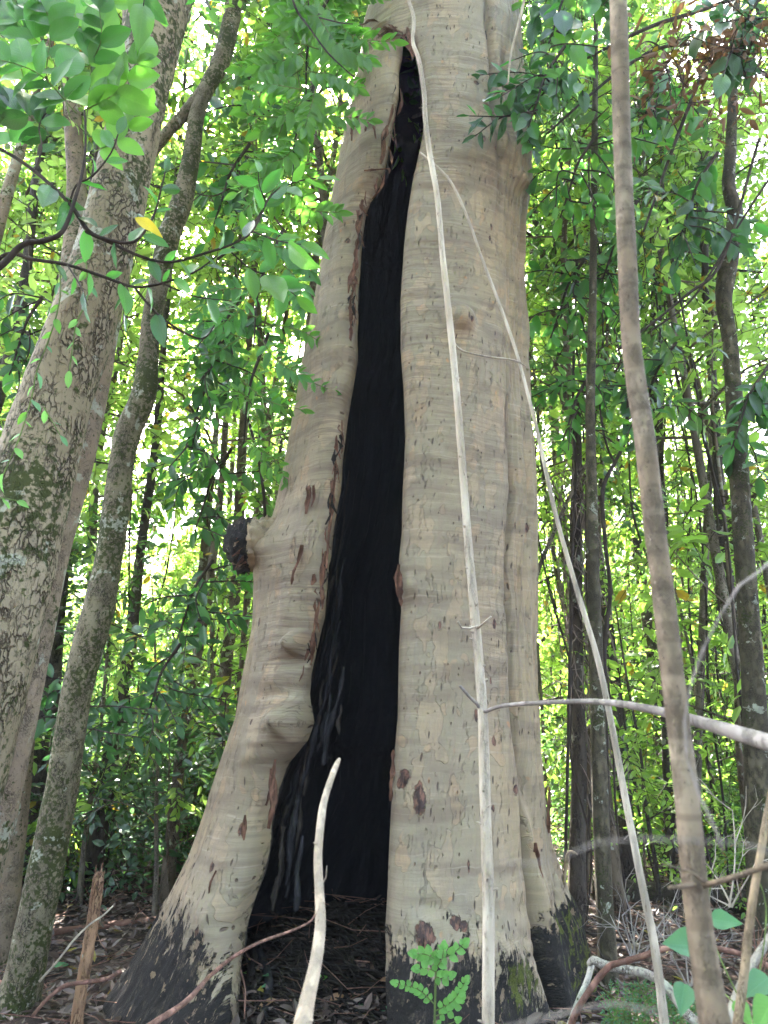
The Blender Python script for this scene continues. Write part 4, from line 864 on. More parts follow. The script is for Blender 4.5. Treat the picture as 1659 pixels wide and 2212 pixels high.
def put_leaf(parent, base, p, d, nrm, L, shape='oval', mat='green', name='leaf', ws=1.0):
    d = Vector(d).normalized(); nr = Vector(nrm); s = nr.cross(d)
    if s.length < 1e-4: s = Vector((1, 0, 0)).cross(d)
    s.normalize(); u = d.cross(s)
    M = Matrix.Translation(Vector(p) - Vector(base)) @ Matrix((( d.x, s.x, u.x), (d.y, s.y, u.y), (d.z, s.z, u.z))).to_4x4() @ Matrix.Diagonal((L, L * ws, L, 1))
    o = bpy.data.objects.new(name, lm(shape, mat, rl.randrange(3))); col.objects.link(o); o.parent = parent; o.matrix_local = M; return o
def stroke3(poly, Y, Y2=None):
    n_ = len(poly); return [(*W(p[0], p[1], Y + ((Y2 if Y2 is not None else Y) - Y) * k / (n_ - 1)), (p[2] if len(p) > 2 else 4) / 2 * mpp(p[0], p[1], Y)) for k, p in enumerate(poly)]
def stick(name, label, cat, poly, Y, Y2, mat, branches=(), knots=0, seed=0, sides=14, group=None, tothe_ground=False, step=.02, lump=.10, rough=.05):
    P = stroke3(poly, Y, Y2)
    if tothe_ground:
        a, b = np.array(P[-2]), np.array(P[-1]); d = (b - a) / max(.02, a[2] - b[2]); g = float(gh(b[0], b[1])); e = b + d * max(0, b[2] - g + .05); e[0] = b[0] + np.clip(e[0] - b[0], -.5, .5); e[1] = b[1] + np.clip(e[1] - b[1], -.5, .5); e[2] = g - .05; e[3] = b[3] * 1.05; m_ = max(1, int(np.linalg.norm(e - b) / max(.05, np.linalg.norm(b - a)))); P += [tuple(b + (e - b) * (q + 1) / m_) for q in range(m_)]
    base = np.array(P[-1][:3]); t = thing(name, label, cat, tuple(base), group)
    mb_ = MB(); L_ = [(*(np.array(p[:3]) - base), p[3]) for p in P]; mb_.tube(L_, step=step, sides=sides, lump=lump, rough=rough, seed=seed, bumpz=9)
    obj('stem', mb_.mesh('stem', [mat]), t)
    S = catmull(L_, .02); r_ = random.Random(seed)
    if knots:
        mk = MB()
        for k in range(knots):
            q = S[r_.randrange(4, len(S) - 4)]; a = r_.uniform(-2.2, 2.2); d = np.array([math.sin(a), -abs(math.cos(a)) * .6, .35]); d /= np.linalg.norm(d); L = q[3] * r_.uniform(.5, 1.1)
            mk.tube([(*(q[:3] + d * q[3] * .6), q[3] * .32), (*(q[:3] + d * (q[3] * .8 + L)), q[3] * .12)], step=.01, sides=6)
        obj('thorn', mk.mesh('thorns', [mat]), t)['kind'] = 'stuff'
    for bi, (bp, y1, y2) in enumerate(branches):
        B = stroke3(bp, y1, y2); mb_ = MB(); mb_.tube([(*(np.array(p[:3]) - base), p[3]) for p in B], step=step, sides=10, lump=lump, rough=rough, seed=seed + 1, bumpz=9); obj('twig', mb_.mesh('twig', [TWIGY if (name == 'dead_pole' and bi >= 5) else mat]), t)
    return t
stick('dead_pole', 'long pale thorny dead pole standing upright before the hollow tree', 'stick',
      [(880, -40, 7), (883, 0, 7), (894, 40, 8), (892, 90, 8), (905, 130, 9), (916, 200, 10), (919, 260, 10), (930, 340, 11), (945, 430, 11), (957, 560, 12), (972, 700, 13), (985, 830, 14), (997, 980, 14), (1008, 1130, 15), (1020, 1270, 17), (1032, 1400, 19), (1042, 1530, 19), (1046, 1650, 20), (1050, 1800, 21), (1055, 1950, 22), (1055, 2212, 24), (1056, 2330, 25)], 2.5, 2.1, TWIGP,
      branches=[([(972, 725, 5), (982, 742, 4.5), (1000, 758, 4), (1050, 770, 4), (1110, 778, 4), (1134, 790, 3.5)], 2.3, 2.4), ([(1034, 1352, 5), (1015, 1357, 5), (997, 1356, 5), (989, 1342, 4)], 2.2, 2.15), ([(1032, 1357, 5), (1045, 1346, 5), (1061, 1332, 4)], 2.2, 2.15), ([(918, 232, 3), (905, 233, 2)], 2.43, 2.42), ([(917, 234, 3), (925, 228, 2)], 2.43, 2.40),
                ([(1042, 1538, 9), (1030, 1520, 8), (1012, 1503, 7), (994, 1482, 6)], 2.2, 2.15), ([(1042, 1540, 8), (1075, 1527, 8), (1120, 1521, 8.5), (1180, 1518, 9), (1260, 1515, 10), (1330, 1519, 12), (1400, 1531, 14.5), (1480, 1551, 17), (1560, 1574, 20), (1659, 1604, 23), (1740, 1628, 25)], 2.2, 1.25)], knots=46, seed=3, tothe_ground=True)
stick('slanting_stick', 'thin grey dead stem slanting from the trunk down past the speckled tree', 'stick',
      [(908, 330, 4.5), (920, 340, 5), (938, 355, 5), (975, 395, 5.5), (1010, 470, 6), (1040, 555, 6), (1080, 660, 6.5), (1115, 760, 7), (1140, 850, 7), (1160, 930, 7.5), (1200, 1110, 9), (1245, 1270, 10), (1290, 1420, 12), (1320, 1560, 13), (1350, 1720, 14), (1385, 1900, 15), (1415, 2050, 17), (1435, 2212, 18), (1445, 2300, 19)], 2.7, 2.5, TWIGL, knots=8, seed=4, tothe_ground=True)
stick('thick_stick', 'thick blotched brown stick out of focus close to the viewer', 'stick',
      [(1334, -60, 37), (1335, 0, 37), (1340, 150, 37), (1345, 350, 37), (1355, 560, 39), (1365, 750, 40), (1393, 950, 42), (1415, 1150, 43), (1435, 1300, 45), (1455, 1480, 46), (1474, 1640, 47), (1486, 1750, 48), (1505, 1950, 50), (1525, 2100, 54), (1545, 2212, 61), (1560, 2300, 63)], 1.15, 1.05,
      bark_mat('blotched_stick', (.17, .125, .085), (.25, .20, .145), (.045, .03, .022), 3.2, .5, fissure=.35, bumpd=.003, band=.5, cr=.3), knots=0, seed=6, sides=24, tothe_ground=True, lump=.10,
      branches=[([(1500, 1912, 12), (1470, 1915, 9), (1445, 1917, 6)], 1.05, 1.0), ([(1520, 1912, 12), (1555, 1904, 12), (1600, 1890, 11), (1659, 1870, 12), (1720, 1850, 12)], 1.05, .95), ([(1522, 1908, 6), (1500, 1888, 5), (1460, 1874, 4), (1430, 1866, 3)], 1.05, 1.0)])
stick('bare_stick', 'short bright bare stick with a rounded tip before the dark hollow', 'stick',
      [(733, 1640, 7), (728, 1650, 11), (716, 1680, 13), (703, 1720, 14), (695, 1760, 16), (687, 1850, 17), (690, 1930, 18), (692, 2000, 20), (682, 2080, 23), (664, 2160, 27), (654, 2212, 31), (640, 2290, 34)], 2.0, 1.5, bark_mat('bare_wood', (.36, .285, .215), (.52, .44, .355), (.13, .08, .055), 4, .3, fissure=.35, bumpd=.002), seed=8, knots=10, tothe_ground=True, branches=[([(694, 1915, 3), (704, 1895, 2.5), (706, 1870, 2)], 1.8, 1.8)])
stick('creeping_twig', 'long thin brown twig arching up from the charred left foot', 'twig',
      [(686, 1930, 3), (684, 1965, 4), (668, 1992, 4), (620, 2014, 5), (560, 2036, 6), (500, 2070, 7), (450, 2112, 8), (400, 2165, 10), (325, 2215, 11), (270, 2260, 12)], 3.4, 2.7, TWIGR, seed=9, branches=[([(520, 2095, 3), (530, 2140, 3), (528, 2200, 3)], 3.0, 3.0)])
stick('fallen_twig', 'curved reddish twig resting against the broken stump', 'twig', [(262, 2096, 8), (235, 2112, 8), (200, 2120, 9), (165, 2124, 9), (135, 2132, 9), (100, 2160, 8), (70, 2195, 7)], 4.7, 4.5, TWIGR, seed=10)
stick('fallen_twig', 'thin pale twig rising to the right of the broken stump', 'twig', [(244, 1957, 3), (222, 1978, 4), (195, 1996, 4), (160, 2030, 5), (125, 2075, 5), (85, 2120, 6)], 4.5, 4.5, TWIGP, seed=11)
stick('lichen_branch', 'angled dead branch crusted with pale lichen at the lower right', 'branch', [(1272, 2082, 10), (1282, 2074, 16), (1300, 2082, 17), (1335, 2092, 17), (1398, 2104, 18), (1438, 2130, 18), (1468, 2168, 19), (1500, 2205, 20), (1560, 2240, 22)], 3.0, 2.7, LICH, seed=12, lump=.2, rough=.18, branches=[([(1278, 2082, 13), (1268, 2120, 12), (1248, 2165, 12), (1232, 2210, 12), (1215, 2260, 12)], 3.0, 2.9)])
stick('reddish_branch', 'reddish-brown bent branch crossing the lichen-crusted one', 'branch', [(1720, 2112, 12), (1659, 2086, 12), (1610, 2064, 11), (1555, 2050, 11), (1500, 2046, 11), (1430, 2050, 11), (1388, 2066, 13), (1345, 2078, 12), (1322, 2084, 13), (1300, 2104, 14), (1265, 2152, 14), (1238, 2200, 15), (1225, 2260, 16)], 2.7, 2.9, TWIGR, seed=13)
stick('tan_stick', 'tan slanting stick at the right edge beside heart-shaped leaves', 'stick', [(1675, 1680, 14), (1659, 1750, 15), (1642, 1850, 16), (1625, 1950, 17), (1612, 2060, 18), (1600, 2160, 19), (1590, 2230, 20)], 1.5, 1.45, TWIGT, seed=14, tothe_ground=True)
stick('grey_twig', 'blurred bluish grey twig arching over the thick stick', 'twig', [(1690, 1190, 6), (1640, 1235, 6), (1597, 1265, 6), (1558, 1325, 5), (1520, 1400, 5), (1492, 1480, 5), (1479, 1560, 5), (1484, 1640, 6), (1512, 1720, 6), (1545, 1790, 6), (1562, 1838, 6)], .6, .6, TWIGY, seed=15)
stick('grey_twig', 'blurred pale twig crossing low behind the thick stick', 'twig', [(1060, 1862, 3), (1150, 1866, 4), (1230, 1845, 4), (1290, 1820, 5), (1380, 1812, 5), (1500, 1816, 5), (1600, 1822, 5), (1700, 1850, 5)], .34, .34, TWIGY, seed=16)
stick('grey_twig', 'blurred pale twig at the very bottom crossing the mossy root', 'twig', [(1080, 2222, 4), (1180, 2200, 5), (1250, 2180, 5), (1330, 2168, 5), (1420, 2185, 5)], .36, .36, TWIGY, seed=17)
stick('pale_stick', 'pale slanting stick behind the lower end of the thick stick', 'stick', [(1680, 2000, 16), (1640, 2060, 17), (1610, 2110, 17), (1588, 2160, 18), (1570, 2225, 19)], 1.7, 1.6, LICH, seed=18)
stick('hooked_twig', 'hooked bare twig standing beside the split root', 'twig', [(1248, 1846, 3), (1236, 1840, 6), (1226, 1846, 7), (1221, 1885, 7), (1217, 1930, 6), (1214, 1975, 6)], 5.9, 5.9, TWIGT, seed=19)
stick('wiry_stem', 'dark wavy stem climbing beside the speckled trunk', 'stem', [(1372, 640, 5), (1360, 800, 6), (1352, 940, 7), (1330, 996, 8), (1302, 1060, 9), (1308, 1180, 9), (1318, 1280, 9), (1306, 1400, 9), (1310, 1600, 8)], 6.3, 6.3, TWIGD, seed=20, step=.06, tothe_ground=True, branches=[([(1328, 1000, 5), (1310, 960, 5), (1296, 880, 4), (1292, 740, 3)], 6.3, 6.3)])
stick('wiry_stem', 'straight thin dark stem left of the speckled trunk', 'stem', [(1246, 600, 5), (1240, 740, 6), (1238, 900, 6), (1244, 1020, 6), (1237, 1150, 6), (1232, 1400, 7), (1225, 1700, 7)], 6.6, 6.6, TWIGD, seed=21, step=.06, tothe_ground=True)
stick('wiry_stem', 'grey branch leaning from the vine-clad trunk to the hollow tree', 'stem', [(1268, 1000, 7), (1246, 1045, 8), (1222, 1090, 8), (1190, 1165, 9), (1160, 1240, 10), (1140, 1330, 10)], 6.9, 6.9, BK['grey'], seed=22, step=.06)
stick('wiry_stem', 'dark curving stem leading up to the burl on the hollow tree', 'stem', [(498, 730, 5), (505, 800, 6), (522, 860, 6), (548, 950, 6), (566, 1040, 6), (572, 1130, 7), (560, 1300, 7), (545, 1600, 8)], 6.6, 6.6, TWIGD, seed=23, step=.06, tothe_ground=True)

# leafy boughs: every leaf is a part
def bough(name, label, cat, strokes, Y, twigmat=TWIGD, leaf=('oval', 'green'), Lpx=50, every=26, t0=.25, group=None, seed=0, spread=1.0, face=.5, dep=.25, ws=1.0, mats=None, hang=.25):
    r_ = random.Random(seed); base = W(strokes[0][0][0], strokes[0][0][1], Y); t = thing(name, label, cat, tuple(base), group); first = True
    for si_, st in enumerate(strokes):
        yv = Y + r_.uniform(-dep, dep) if si_ else Y
        P = stroke3(st, Y, yv); L_ = [(*(np.array(p[:3]) - base), p[3]) for p in P]; mb_ = MB(); mb_.tube(L_, step=.03, sides=8, lump=.15, rough=.08, seed=si_ + seed, bumpz=8); obj('branch', mb_.mesh('branch', [twigmat]), t)
        pxs = catmull([(p[0], p[1], 0, 0) for p in st], 3.0); ptot = len(pxs); sgn = 1; k = int(ptot * t0); st_n = max(1, int(every / 3.0))
        while k < ptot:
            q = pxs[min(k, ptot - 1)]; a = pxs[max(0, k - 2)]; b = pxs[min(ptot - 1, k + 2)]; ang = math.atan2(b[1] - a[1], b[0] - a[0]); yy = Y + (yv - Y) * k / ptot
            last = k + st_n >= ptot; da = (0 if last else sgn * r_.uniform(.6, 1.25)) * spread; L = Lpx * r_.uniform(.7, 1.2)
            ex = q[0] + math.cos(ang + da) * L; ey = q[1] + math.sin(ang + da) * L + L * hang * r_.random()
            p0 = W(q[0], q[1], yy); p1 = W(ex, ey, yy + r_.uniform(-1, 1) * mpp(ex, ey, yy) * L * .6); view = unit(np.array([0, 0, CAMZ]) - p0)
            nr = view * face + np.array([0, 0, 1.0]) * (1 - face) + np.array([r_.gauss(0, .35), r_.gauss(0, .35), r_.gauss(0, .35)])
            put_leaf(t, base, p0, p1 - p0, nr, float(np.linalg.norm(p1 - p0)), leaf[0], r_.choice(mats) if mats else leaf[1], ws=ws)
            sgn = -sgn; k += st_n if r_.random() < .85 else st_n // 2 + 1
    return t
def frond_px(t, base, a, b, Y, npairs, Lpx, mat, curve=.12, shape='leaflet', twig=TWIGG, r_=rl, dY=.0, ws=1.0, face=.45):
    """a feathered leaf: rachis from a to b with paired leaflets"""
    dx, dy = b[0] - a[0], b[1] - a[1]; m_ = ((a[0] + b[0]) / 2 - dy * curve, (a[1] + b[1]) / 2 + dx * curve)
    P = stroke3([(a[0], a[1], 3), (*m_, 2.5), (b[0], b[1], 1.5)], Y, Y + dY); mb_ = MB(); mb_.tube([(*(np.array(p[:3]) - base), p[3]) for p in P], step=.02, sides=5); obj('rachis', mb_.mesh('rachis', [twig]), t)
    S = catmull([(a[0], a[1], 0, 0), (*m_, 0, 0), (*b, 0, 0)], 2.0); nrm_tilt = np.array([r_.gauss(0, .25), r_.gauss(0, .25), r_.gauss(0, .25)])
    for k in range(npairs):
        f = .16 + .80 * k / max(1, npairs - 1); i0 = min(len(S) - 2, int(f * (len(S) - 1))); q = S[i0]; ang = math.atan2(S[min(len(S) - 1, i0 + 1)][1] - S[i0 - 1][1], S[min(len(S) - 1, i0 + 1)][0] - S[i0 - 1][0]); yy = Y + dY * f
        size = Lpx * (.72 + .45 * math.sin(math.pi * min(1, f * .9 + .1)))
        for s in (-1, 1):
            if r_.random() < .05: continue
            da = s * (1.15 - .45 * f) + r_.gauss(0, .08); ex = q[0] + math.cos(ang + da) * size; ey = q[1] + math.sin(ang + da) * size
            p0 = W(q[0], q[1], yy); p1 = W(ex, ey, yy + r_.gauss(0, .12) * size * mpp(ex, ey, yy)); view = unit(np.array([0, 0, CAMZ]) - p0)
            put_leaf(t, base, p0, p1 - p0, view * face + np.array([0, 0, 1.0]) * (1 - face) + nrm_tilt, float(np.linalg.norm(p1 - p0)), shape, mat, 'leaflet', ws)
    q = S[-1]; ang = math.atan2(S[-1][1] - S[-3][1], S[-1][0] - S[-3][0]); p0 = W(q[0], q[1], Y + dY); p1 = W(q[0] + math.cos(ang) * Lpx, q[1] + math.sin(ang) * Lpx, Y + dY); put_leaf(t, base, p0, p1 - p0, unit(np.array([0, 0, CAMZ]) - p0), float(np.linalg.norm(p1 - p0)), shape, mat, 'leaflet', ws)

b0 = W(182, 270, 2.6); t = thing('compound_leaf_branch', 'big bright green feathered leaves hanging in the upper left corner', 'branch', tuple(b0))
for a, b, n_, L in [((185, 285), (118, -40), 7, 78), ((150, 250), (30, 40), 5, 66), ((165, 245), (-30, 120), 6, 64), ((190, 235), (300, 130), 4, 66), ((60, 90), (-20, -50), 4, 62), ((240, 20), (250, -60), 3, 55), ((120, 300), (-20, 230), 6, 58), ((100, 150), (70, -40), 6, 60), ((30, 330), (-50, 200), 4, 60), ((200, 330), (300, 240), 4, 50), ((190, 150), (215, 20), 4, 60), ((60, 200), (-40, 40), 5, 62)]:
    frond_px(t, b0, a, b, 2.6 + rl.uniform(0, .5), n_, L * 1.08, rl.choice(['green', 'green', 'bright', 'dark']), ws=1.15, dY=rl.uniform(-.2, .2), face=.7)
mb_ = MB(); mb_.tube([(*(np.array(p[:3]) - b0), p[3]) for p in stroke3([(183, 240, 4), (185, 300, 5), (180, 360, 6), (162, 430, 8), (135, 500, 10), (95, 520, 12), (50, 528, 13), (0, 575, 15), (-60, 600, 18)], 2.6, 2.6)], step=.02, sides=10, lump=.15, rough=.1); obj('branch', mb_.mesh('branch', [TWIGD]), t)
bough('leafy_branch', 'dark angular branch with mid-green leaves crossing the mottled trunk', 'branch', [
    [(-40, 320, 9), (0, 322, 8), (75, 370, 8), (150, 440, 9), (190, 498, 10), (230, 517, 8), (290, 522, 6), (330, 470, 5), (350, 400, 4), (362, 348, 3)],
    [(185, 500, 8), (240, 525, 7), (310, 556, 7), (370, 566, 6), (440, 548, 6), (500, 528, 5), (545, 500, 4), (580, 430, 4), (605, 405, 3)],
    [(150, 440, 5), (165, 400, 4), (200, 380, 4), (240, 330, 3), (255, 290, 3)], [(75, 370, 4), (90, 320, 4), (85, 270, 3), (110, 230, 3)]], 2.7, Lpx=52, every=34, t0=.3, seed=2, mats=['green', 'green', 'dark'])
bough('leafy_branch', 'thin brown branch with spaced glossy leaves below the angular one', 'branch', [
    [(-30, 575, 9), (20, 548, 8), (70, 560, 8), (145, 572, 8), (230, 600, 7), (290, 620, 6), (350, 612, 5), (420, 588, 4), (470, 552, 3)],
    [(290, 620, 6), (330, 668, 5), (380, 708, 5), (435, 732, 4), (462, 705, 3), (472, 680, 2)], [(268, 615, 4), (268, 660, 3), (266, 700, 2)], [(145, 572, 4), (175, 620, 3), (190, 660, 2)], [(350, 612, 4), (420, 640, 3), (500, 650, 2)]], 2.9, Lpx=44, every=36, t0=.3, seed=3, mats=['green', 'dark', 'green'])
bough('leafy_branch', 'twig of large fanned oval leaves beside the pale left edge of the hollow tree', 'branch', [
    [(470, 560, 6), (520, 520, 5), (552, 480, 5), (580, 430, 5), (592, 412, 3)], [(580, 430, 4), (620, 400, 3), (660, 388, 3), (690, 384, 2)], [(575, 440, 3), (560, 400, 2), (558, 372, 2)], [(545, 500, 4), (600, 520, 3), (650, 528, 2)], [(500, 545, 4), (540, 580, 3), (590, 600, 3), (640, 640, 2)]], 3.2, Lpx=62, every=24, t0=.3, seed=4, mats=['green', 'green', 'bright'], face=.7)
bough('leafy_branch', 'leaves hanging into the top of the sky gap between two trunks', 'branch', [[(330, -60, 5), (335, -10, 4), (345, 25, 3)], [(420, -50, 5), (440, -10, 4), (455, 20, 3)], [(300, -60, 4), (312, -20, 3), (310, 12, 2)]], 2.8, Lpx=58, every=22, t0=.35, seed=5, mats=['green', 'bright'])
# pinnate fronds of a rainforest tree, left of the hollow tree
def frond_cluster(name, label, region, n_, Y, pairs, Lpx, mat, seed, length=(90, 150), down=.5, grp=None):
    r_ = random.Random(seed); x0, y0, x1, y1 = region; cx_, cy_ = (x0 + x1) / 2, y0 - 40; base = W(cx_, cy_, Y); t = thing(name, label, 'branch', tuple(base), grp)
    st = [(x1 + 30, y0 - 60, 8), ((x0 + x1) / 2 + 20, y0 + (y1 - y0) * .3, 6), (x0 + (x1 - x0) * .6, y1, 3)]; P = stroke3(st, Y, Y); mb_ = MB(); mb_.tube([(*(np.array(p[:3]) - base), p[3]) for p in P], step=.05, sides=7, lump=.2); obj('branch', mb_.mesh('branch', [TWIGD]), t)
    S = catmull([(s[0], s[1], 0, 0) for s in st], 3)
    for k in range(n_):
        q = S[int(len(S) * (k + .5) / n_)]; a = math.pi * (.5 + r_.choice([-1, 1]) * r_.uniform(.15, .75)) + r_.gauss(0, .2); L = r_.uniform(*length)
        q = (q[0] + r_.gauss(0, 18), q[1] + r_.gauss(0, 18)); b = (q[0] + math.cos(a) * L, q[1] + math.sin(a) * L * .8 + L * down * .4)
        frond_px(t, base, q, b, Y + r_.uniform(-.4, .4), pairs, Lpx * r_.uniform(.8, 1.15), mat, r_=r_, curve=r_.uniform(-.2, .2), ws=.85)
    return t
frond_cluster('feathery_branch', 'bright feathery fronds touching the top left edge of the hollow tree', (600, 20, 700, 220), 19, 5.2, 8, 34, 'bright', 1)
frond_cluster('feathery_branch', 'bright feathery fronds over the thin arching twig, uppermost left of the tree', (610, -80, 700, 50), 12, 5.4, 8, 34, 'bright', 2)
frond_cluster('feathery_branch', 'green feathery fronds below the uppermost ones, left of the hollow tree', (590, 230, 655, 410), 15, 5.2, 8, 31, 'bright', 3)
frond_cluster('feathery_branch', 'green feathery fronds level with the hanging red bark', (500, 560, 580, 750), 12, 5.0, 7, 30, 'green', 4)
frond_cluster('feathery_branch', 'feathery fronds above the broken burl', (490, 780, 550, 960), 10, 5.6, 7, 26, 'bright', 6)
bough('arching_twig', 'thin dark twig arching towards the top of the hollow tree', 'branch', [[(625, -30, 5), (640, 20, 5), (670, 62, 4), (705, 110, 4), (740, 145, 3), (766, 167, 3)], [(690, 38, 3), (730, 48, 3), (762, 52, 2)]], 4.6, Lpx=20, every=60, t0=.6, seed=9, leaf=('lance', 'bright'))
# right: leafy boughs beside the trunk
rb = random.Random(77)
def rbough(label, x, y, n_, Y, mats, seed, L=40, ln=(90, 170), ev=17, cat='branch', upto=0):
    r_ = random.Random(seed); st = [[(x + 60, y - 90, 8), (x + 20, y - 30, 6), (x, y + 30, 5), (x - 20, y + 90, 3)]]
    for k in range(n_):
        f = r_.random(); qx, qy = x + 60 - 75 * f, y - 90 + 175 * f; a = r_.uniform(.0, 3.14); l_ = r_.uniform(*ln); bx, by = qx + math.cos(a) * l_, qy + math.sin(a) * l_ * .8 - 15
        st.append([(qx, qy, 4), ((qx + bx) / 2 + r_.gauss(0, 12), (qy + by) / 2 + r_.gauss(0, 12) - 12, 3), (bx, by, 2)])
    bough('leafy_bough', label, cat, st, Y, Lpx=L, every=ev, t0=.15, seed=seed, mats=mats, dep=.5, hang=.35, leaf=('oval', 'dark'), group='leafy boughs right of the hollow tree')
rbough('dark leafy bough brushing the upper right edge of the hollow tree', 1160, 190, 11, 5.0, ['dark', 'dark', 'green'], 51, 38)
rbough('leafy bough at the very top right beside the trunk', 1200, 20, 10, 5.2, ['dark', 'bright', 'green'], 52, 40)
rbough('leafy bough with light new leaves level with the upper knot', 1230, 380, 11, 5.6, ['green', 'bright', 'bright'], 53, 34)
rbough('dark leafy bough level with the side knot, right of the speckled stem', 1320, 520, 10, 6.2, ['dark', 'green', 'green'], 54, 32)
rbough('leafy bough crossing behind the thick stick near its top', 1400, 200, 11, 5.8, ['green', 'dark', 'bright'], 55, 34)
rbough('shaded leafy bough left of the kinked trunk', 1490, 420, 11, 5.6, ['dark', 'dark', 'green'], 56, 34)
rbough('leafy bough beside the lower bump of the trunk', 1210, 640, 9, 6.4, ['bright', 'green'], 57, 30)
rbough('leafy bough at the far right edge below the kink', 1600, 880, 9, 5.4, ['dark', 'green'], 58, 40)
rbough('leafy bough of long leaves in the middle right thicket', 1400, 830, 10, 6.3, ['green', 'dark', 'bright'], 59, 32)
rbough('leafy bough just right of the trunk above the vine tangle', 1230, 880, 8, 6.2, ['green', 'bright'], 60, 28)
rbough('leafy bough at the top right corner among dead leaves', 1600, 60, 9, 4.8, ['dark', 'dark'], 61, 42)
# left lower boughs
for lb, x, y, Y, mt, sd_, L in [('glossy leafy bough behind the crooked trunk, upper', 420, 880, 6.6, ['dark', 'green'], 71, 34), ('glossy leafy bough left of the burl', 440, 1060, 6.8, ['dark', 'green'], 72, 34), ('bluish glossy bough between the crooked trunk and the hollow tree', 400, 1300, 6.6, ['dark', 'dark', 'green'], 73, 34),
                           ('glossy dark bough below the bluish one', 330, 1480, 6.4, ['dark', 'dark'], 74, 32), ('dark leafy bough beside the black trunk', 130, 1560, 6.4, ['dark'], 75, 34), ('leafy bough under the fanned leaves', 470, 720, 6.0, ['green', 'dark'], 76, 36), ('leafy bough left of the mottled trunk', 40, 720, 6.4, ['dark', 'green'], 77, 34), ('leafy bough in the upper gap beside the crooked fork', 560, 190, 6.6, ['dark', 'green'], 78, 30), ('leafy bough beside the crooked trunk under the fork', 480, 400, 6.8, ['dark', 'green'], 79, 32)]:
    rbough(lb, x, y, 9, Y, mt, sd_, L)
# yellow leaf, dead-leaf clump, vine on the mottled trunk
b0 = W(292, 470, 2.65); t = thing('yellow_leaf', 'single bright yellow leaf hanging before the mottled trunk', 'leaf', tuple(b0)); p1 = W(342, 496, 2.6); put_leaf(t, b0, b0, p1 - b0, unit(-b0 + [0, 0, CAMZ]) + [0, 0, .4], float(np.linalg.norm(p1 - b0)), 'lance', 'yellow')
rg = np.random.default_rng(55); cD = W(1540, 130, 4.9); mb_ = MB()
dpos = cD + rg.normal(0, 1, (520, 3)) * [.34, .22, .22]; LV, LF = leaf_batch(dpos, rg.normal(0, 1, (520, 3)) + [0, 0, -.5], rg.normal(0, 1, (520, 3)), rg.uniform(.05, .17, 520), rg.uniform(.02, .06, 520)); mb_.add(LV, None, LF, 0)
q0 = cD + rg.normal(0, 1, (110, 3)) * [.38, .2, .2]; q1 = q0 + rg.normal(0, .16, (110, 3)); q2 = q1 + rg.normal(0, .16, (110, 3)) - [0, 0, .08]; TV, TQ = prism(np.stack([q0, q1, q2], 1), .006); mb_.add(TV, TQ, None, 1)
dc = thing('dead_leaf_clump', 'dark ragged clump of dead leaves and twigs hanging in the upper right corner', 'dead leaves', tuple(cD)); o = obj('dead_leaves', mb_.mesh('dead_leaves', [LEAF['dry'], TWIGD], False), dc); o.location = -Vector(cD); o['kind'] = 'stuff'
for k, st in enumerate([[(1260, 130, 5), (1400, 60, 8), (1520, 20, 9), (1690, -40, 10)], [(1180, 290, 4), (1330, 160, 7), (1440, 100, 8), (1560, 110, 8), (1700, 190, 9)], [(1390, 500, 5), (1450, 330, 7), (1500, 200, 8), (1540, 110, 8)], [(1659, 390, 6), (1600, 480, 5), (1500, 640, 5), (1400, 720, 4)], [(1640, 300, 6), (1560, 560, 7), (1480, 640, 6), (1330, 760, 4)]]):
    stick('bare_branch', ['dark bare branch running to the dead leaf clump from above', 'dark bare branch passing under the dead leaf clump', 'dark branch rising from mid-air into the dead leaf clump', 'dark liana crossing the kinked trunk, upper one', 'dark liana crossing the kinked trunk, lower one'][k], 'branch', st, 5.2, 5.4, TWIGD, seed=60 + k, step=.05, group='dark bare branches at the upper right')
stick('bare_branch', 'thin purplish twig hanging across the top right edge of the trunk', 'branch', [(1136, -20, 5), (1128, 20, 6), (1118, 60, 6), (1105, 110, 5), (1100, 150, 4), (1097, 182, 3)], 4.4, 4.4, TWIGP, seed=70)
for k, st in enumerate([[(128, 560, 3), (130, 640, 3), (110, 720, 3), (80, 800, 3), (68, 860, 3), (40, 950, 3), (0, 1040, 3)], [(185, 560, 3), (190, 640, 3), (165, 700, 3), (150, 800, 3)], [(95, 880, 3), (130, 940, 2)], [(0, 1075, 3), (40, 1082, 3)]]):
    bough('creeper', ['light green creeper trailing down the mottled trunk', 'short light green creeper on the upper mottled trunk', 'side shoot of creeper on the mottled trunk', 'creeper shoot at the left edge'][k], 'vine', [st], 3.5, TWIGG, Lpx=26, every=32, t0=.1, seed=80 + k, mats=['lime', 'mint', 'bright'], hang=.5)

# seedling, fern, heart-leaved vine
def seedling():
    base = W(942, 2290, 3.6); t = thing('seedling', 'bright green seedling with small rounded leaflets before the charred foot', 'seedling', tuple(base))
    mb_ = MB(); mb_.tube([(*(np.array(p[:3]) - base), p[3]) for p in stroke3([(938, 2300, 6), (939, 2200, 5), (941, 2120, 5), (943, 2080, 4), (946, 2040, 3)], 3.6, 3.6)], step=.03, sides=8); obj('stem', mb_.mesh('stem', [TWIGG]), t)
    for a, b, n_, L in [((944, 2070), (1000, 2040), 4, 20), ((943, 2075), (900, 2060), 4, 20), ((942, 2090), (958, 2050), 3, 20), ((942, 2100), (905, 2092), 3, 18), ((940, 2110), (970, 2108), 3, 18), ((939, 2170), (856, 2124), 7, 15), ((939, 2185), (1005, 2120), 7, 17), ((940, 2195), (995, 2160), 4, 16), ((938, 2215), (985, 2205), 3, 15)]:
        frond_px(t, base, a, b, 3.6, n_, L, 'lime', face=.85, ws=1.7, dY=rl.uniform(-.05, .05))
seedling()
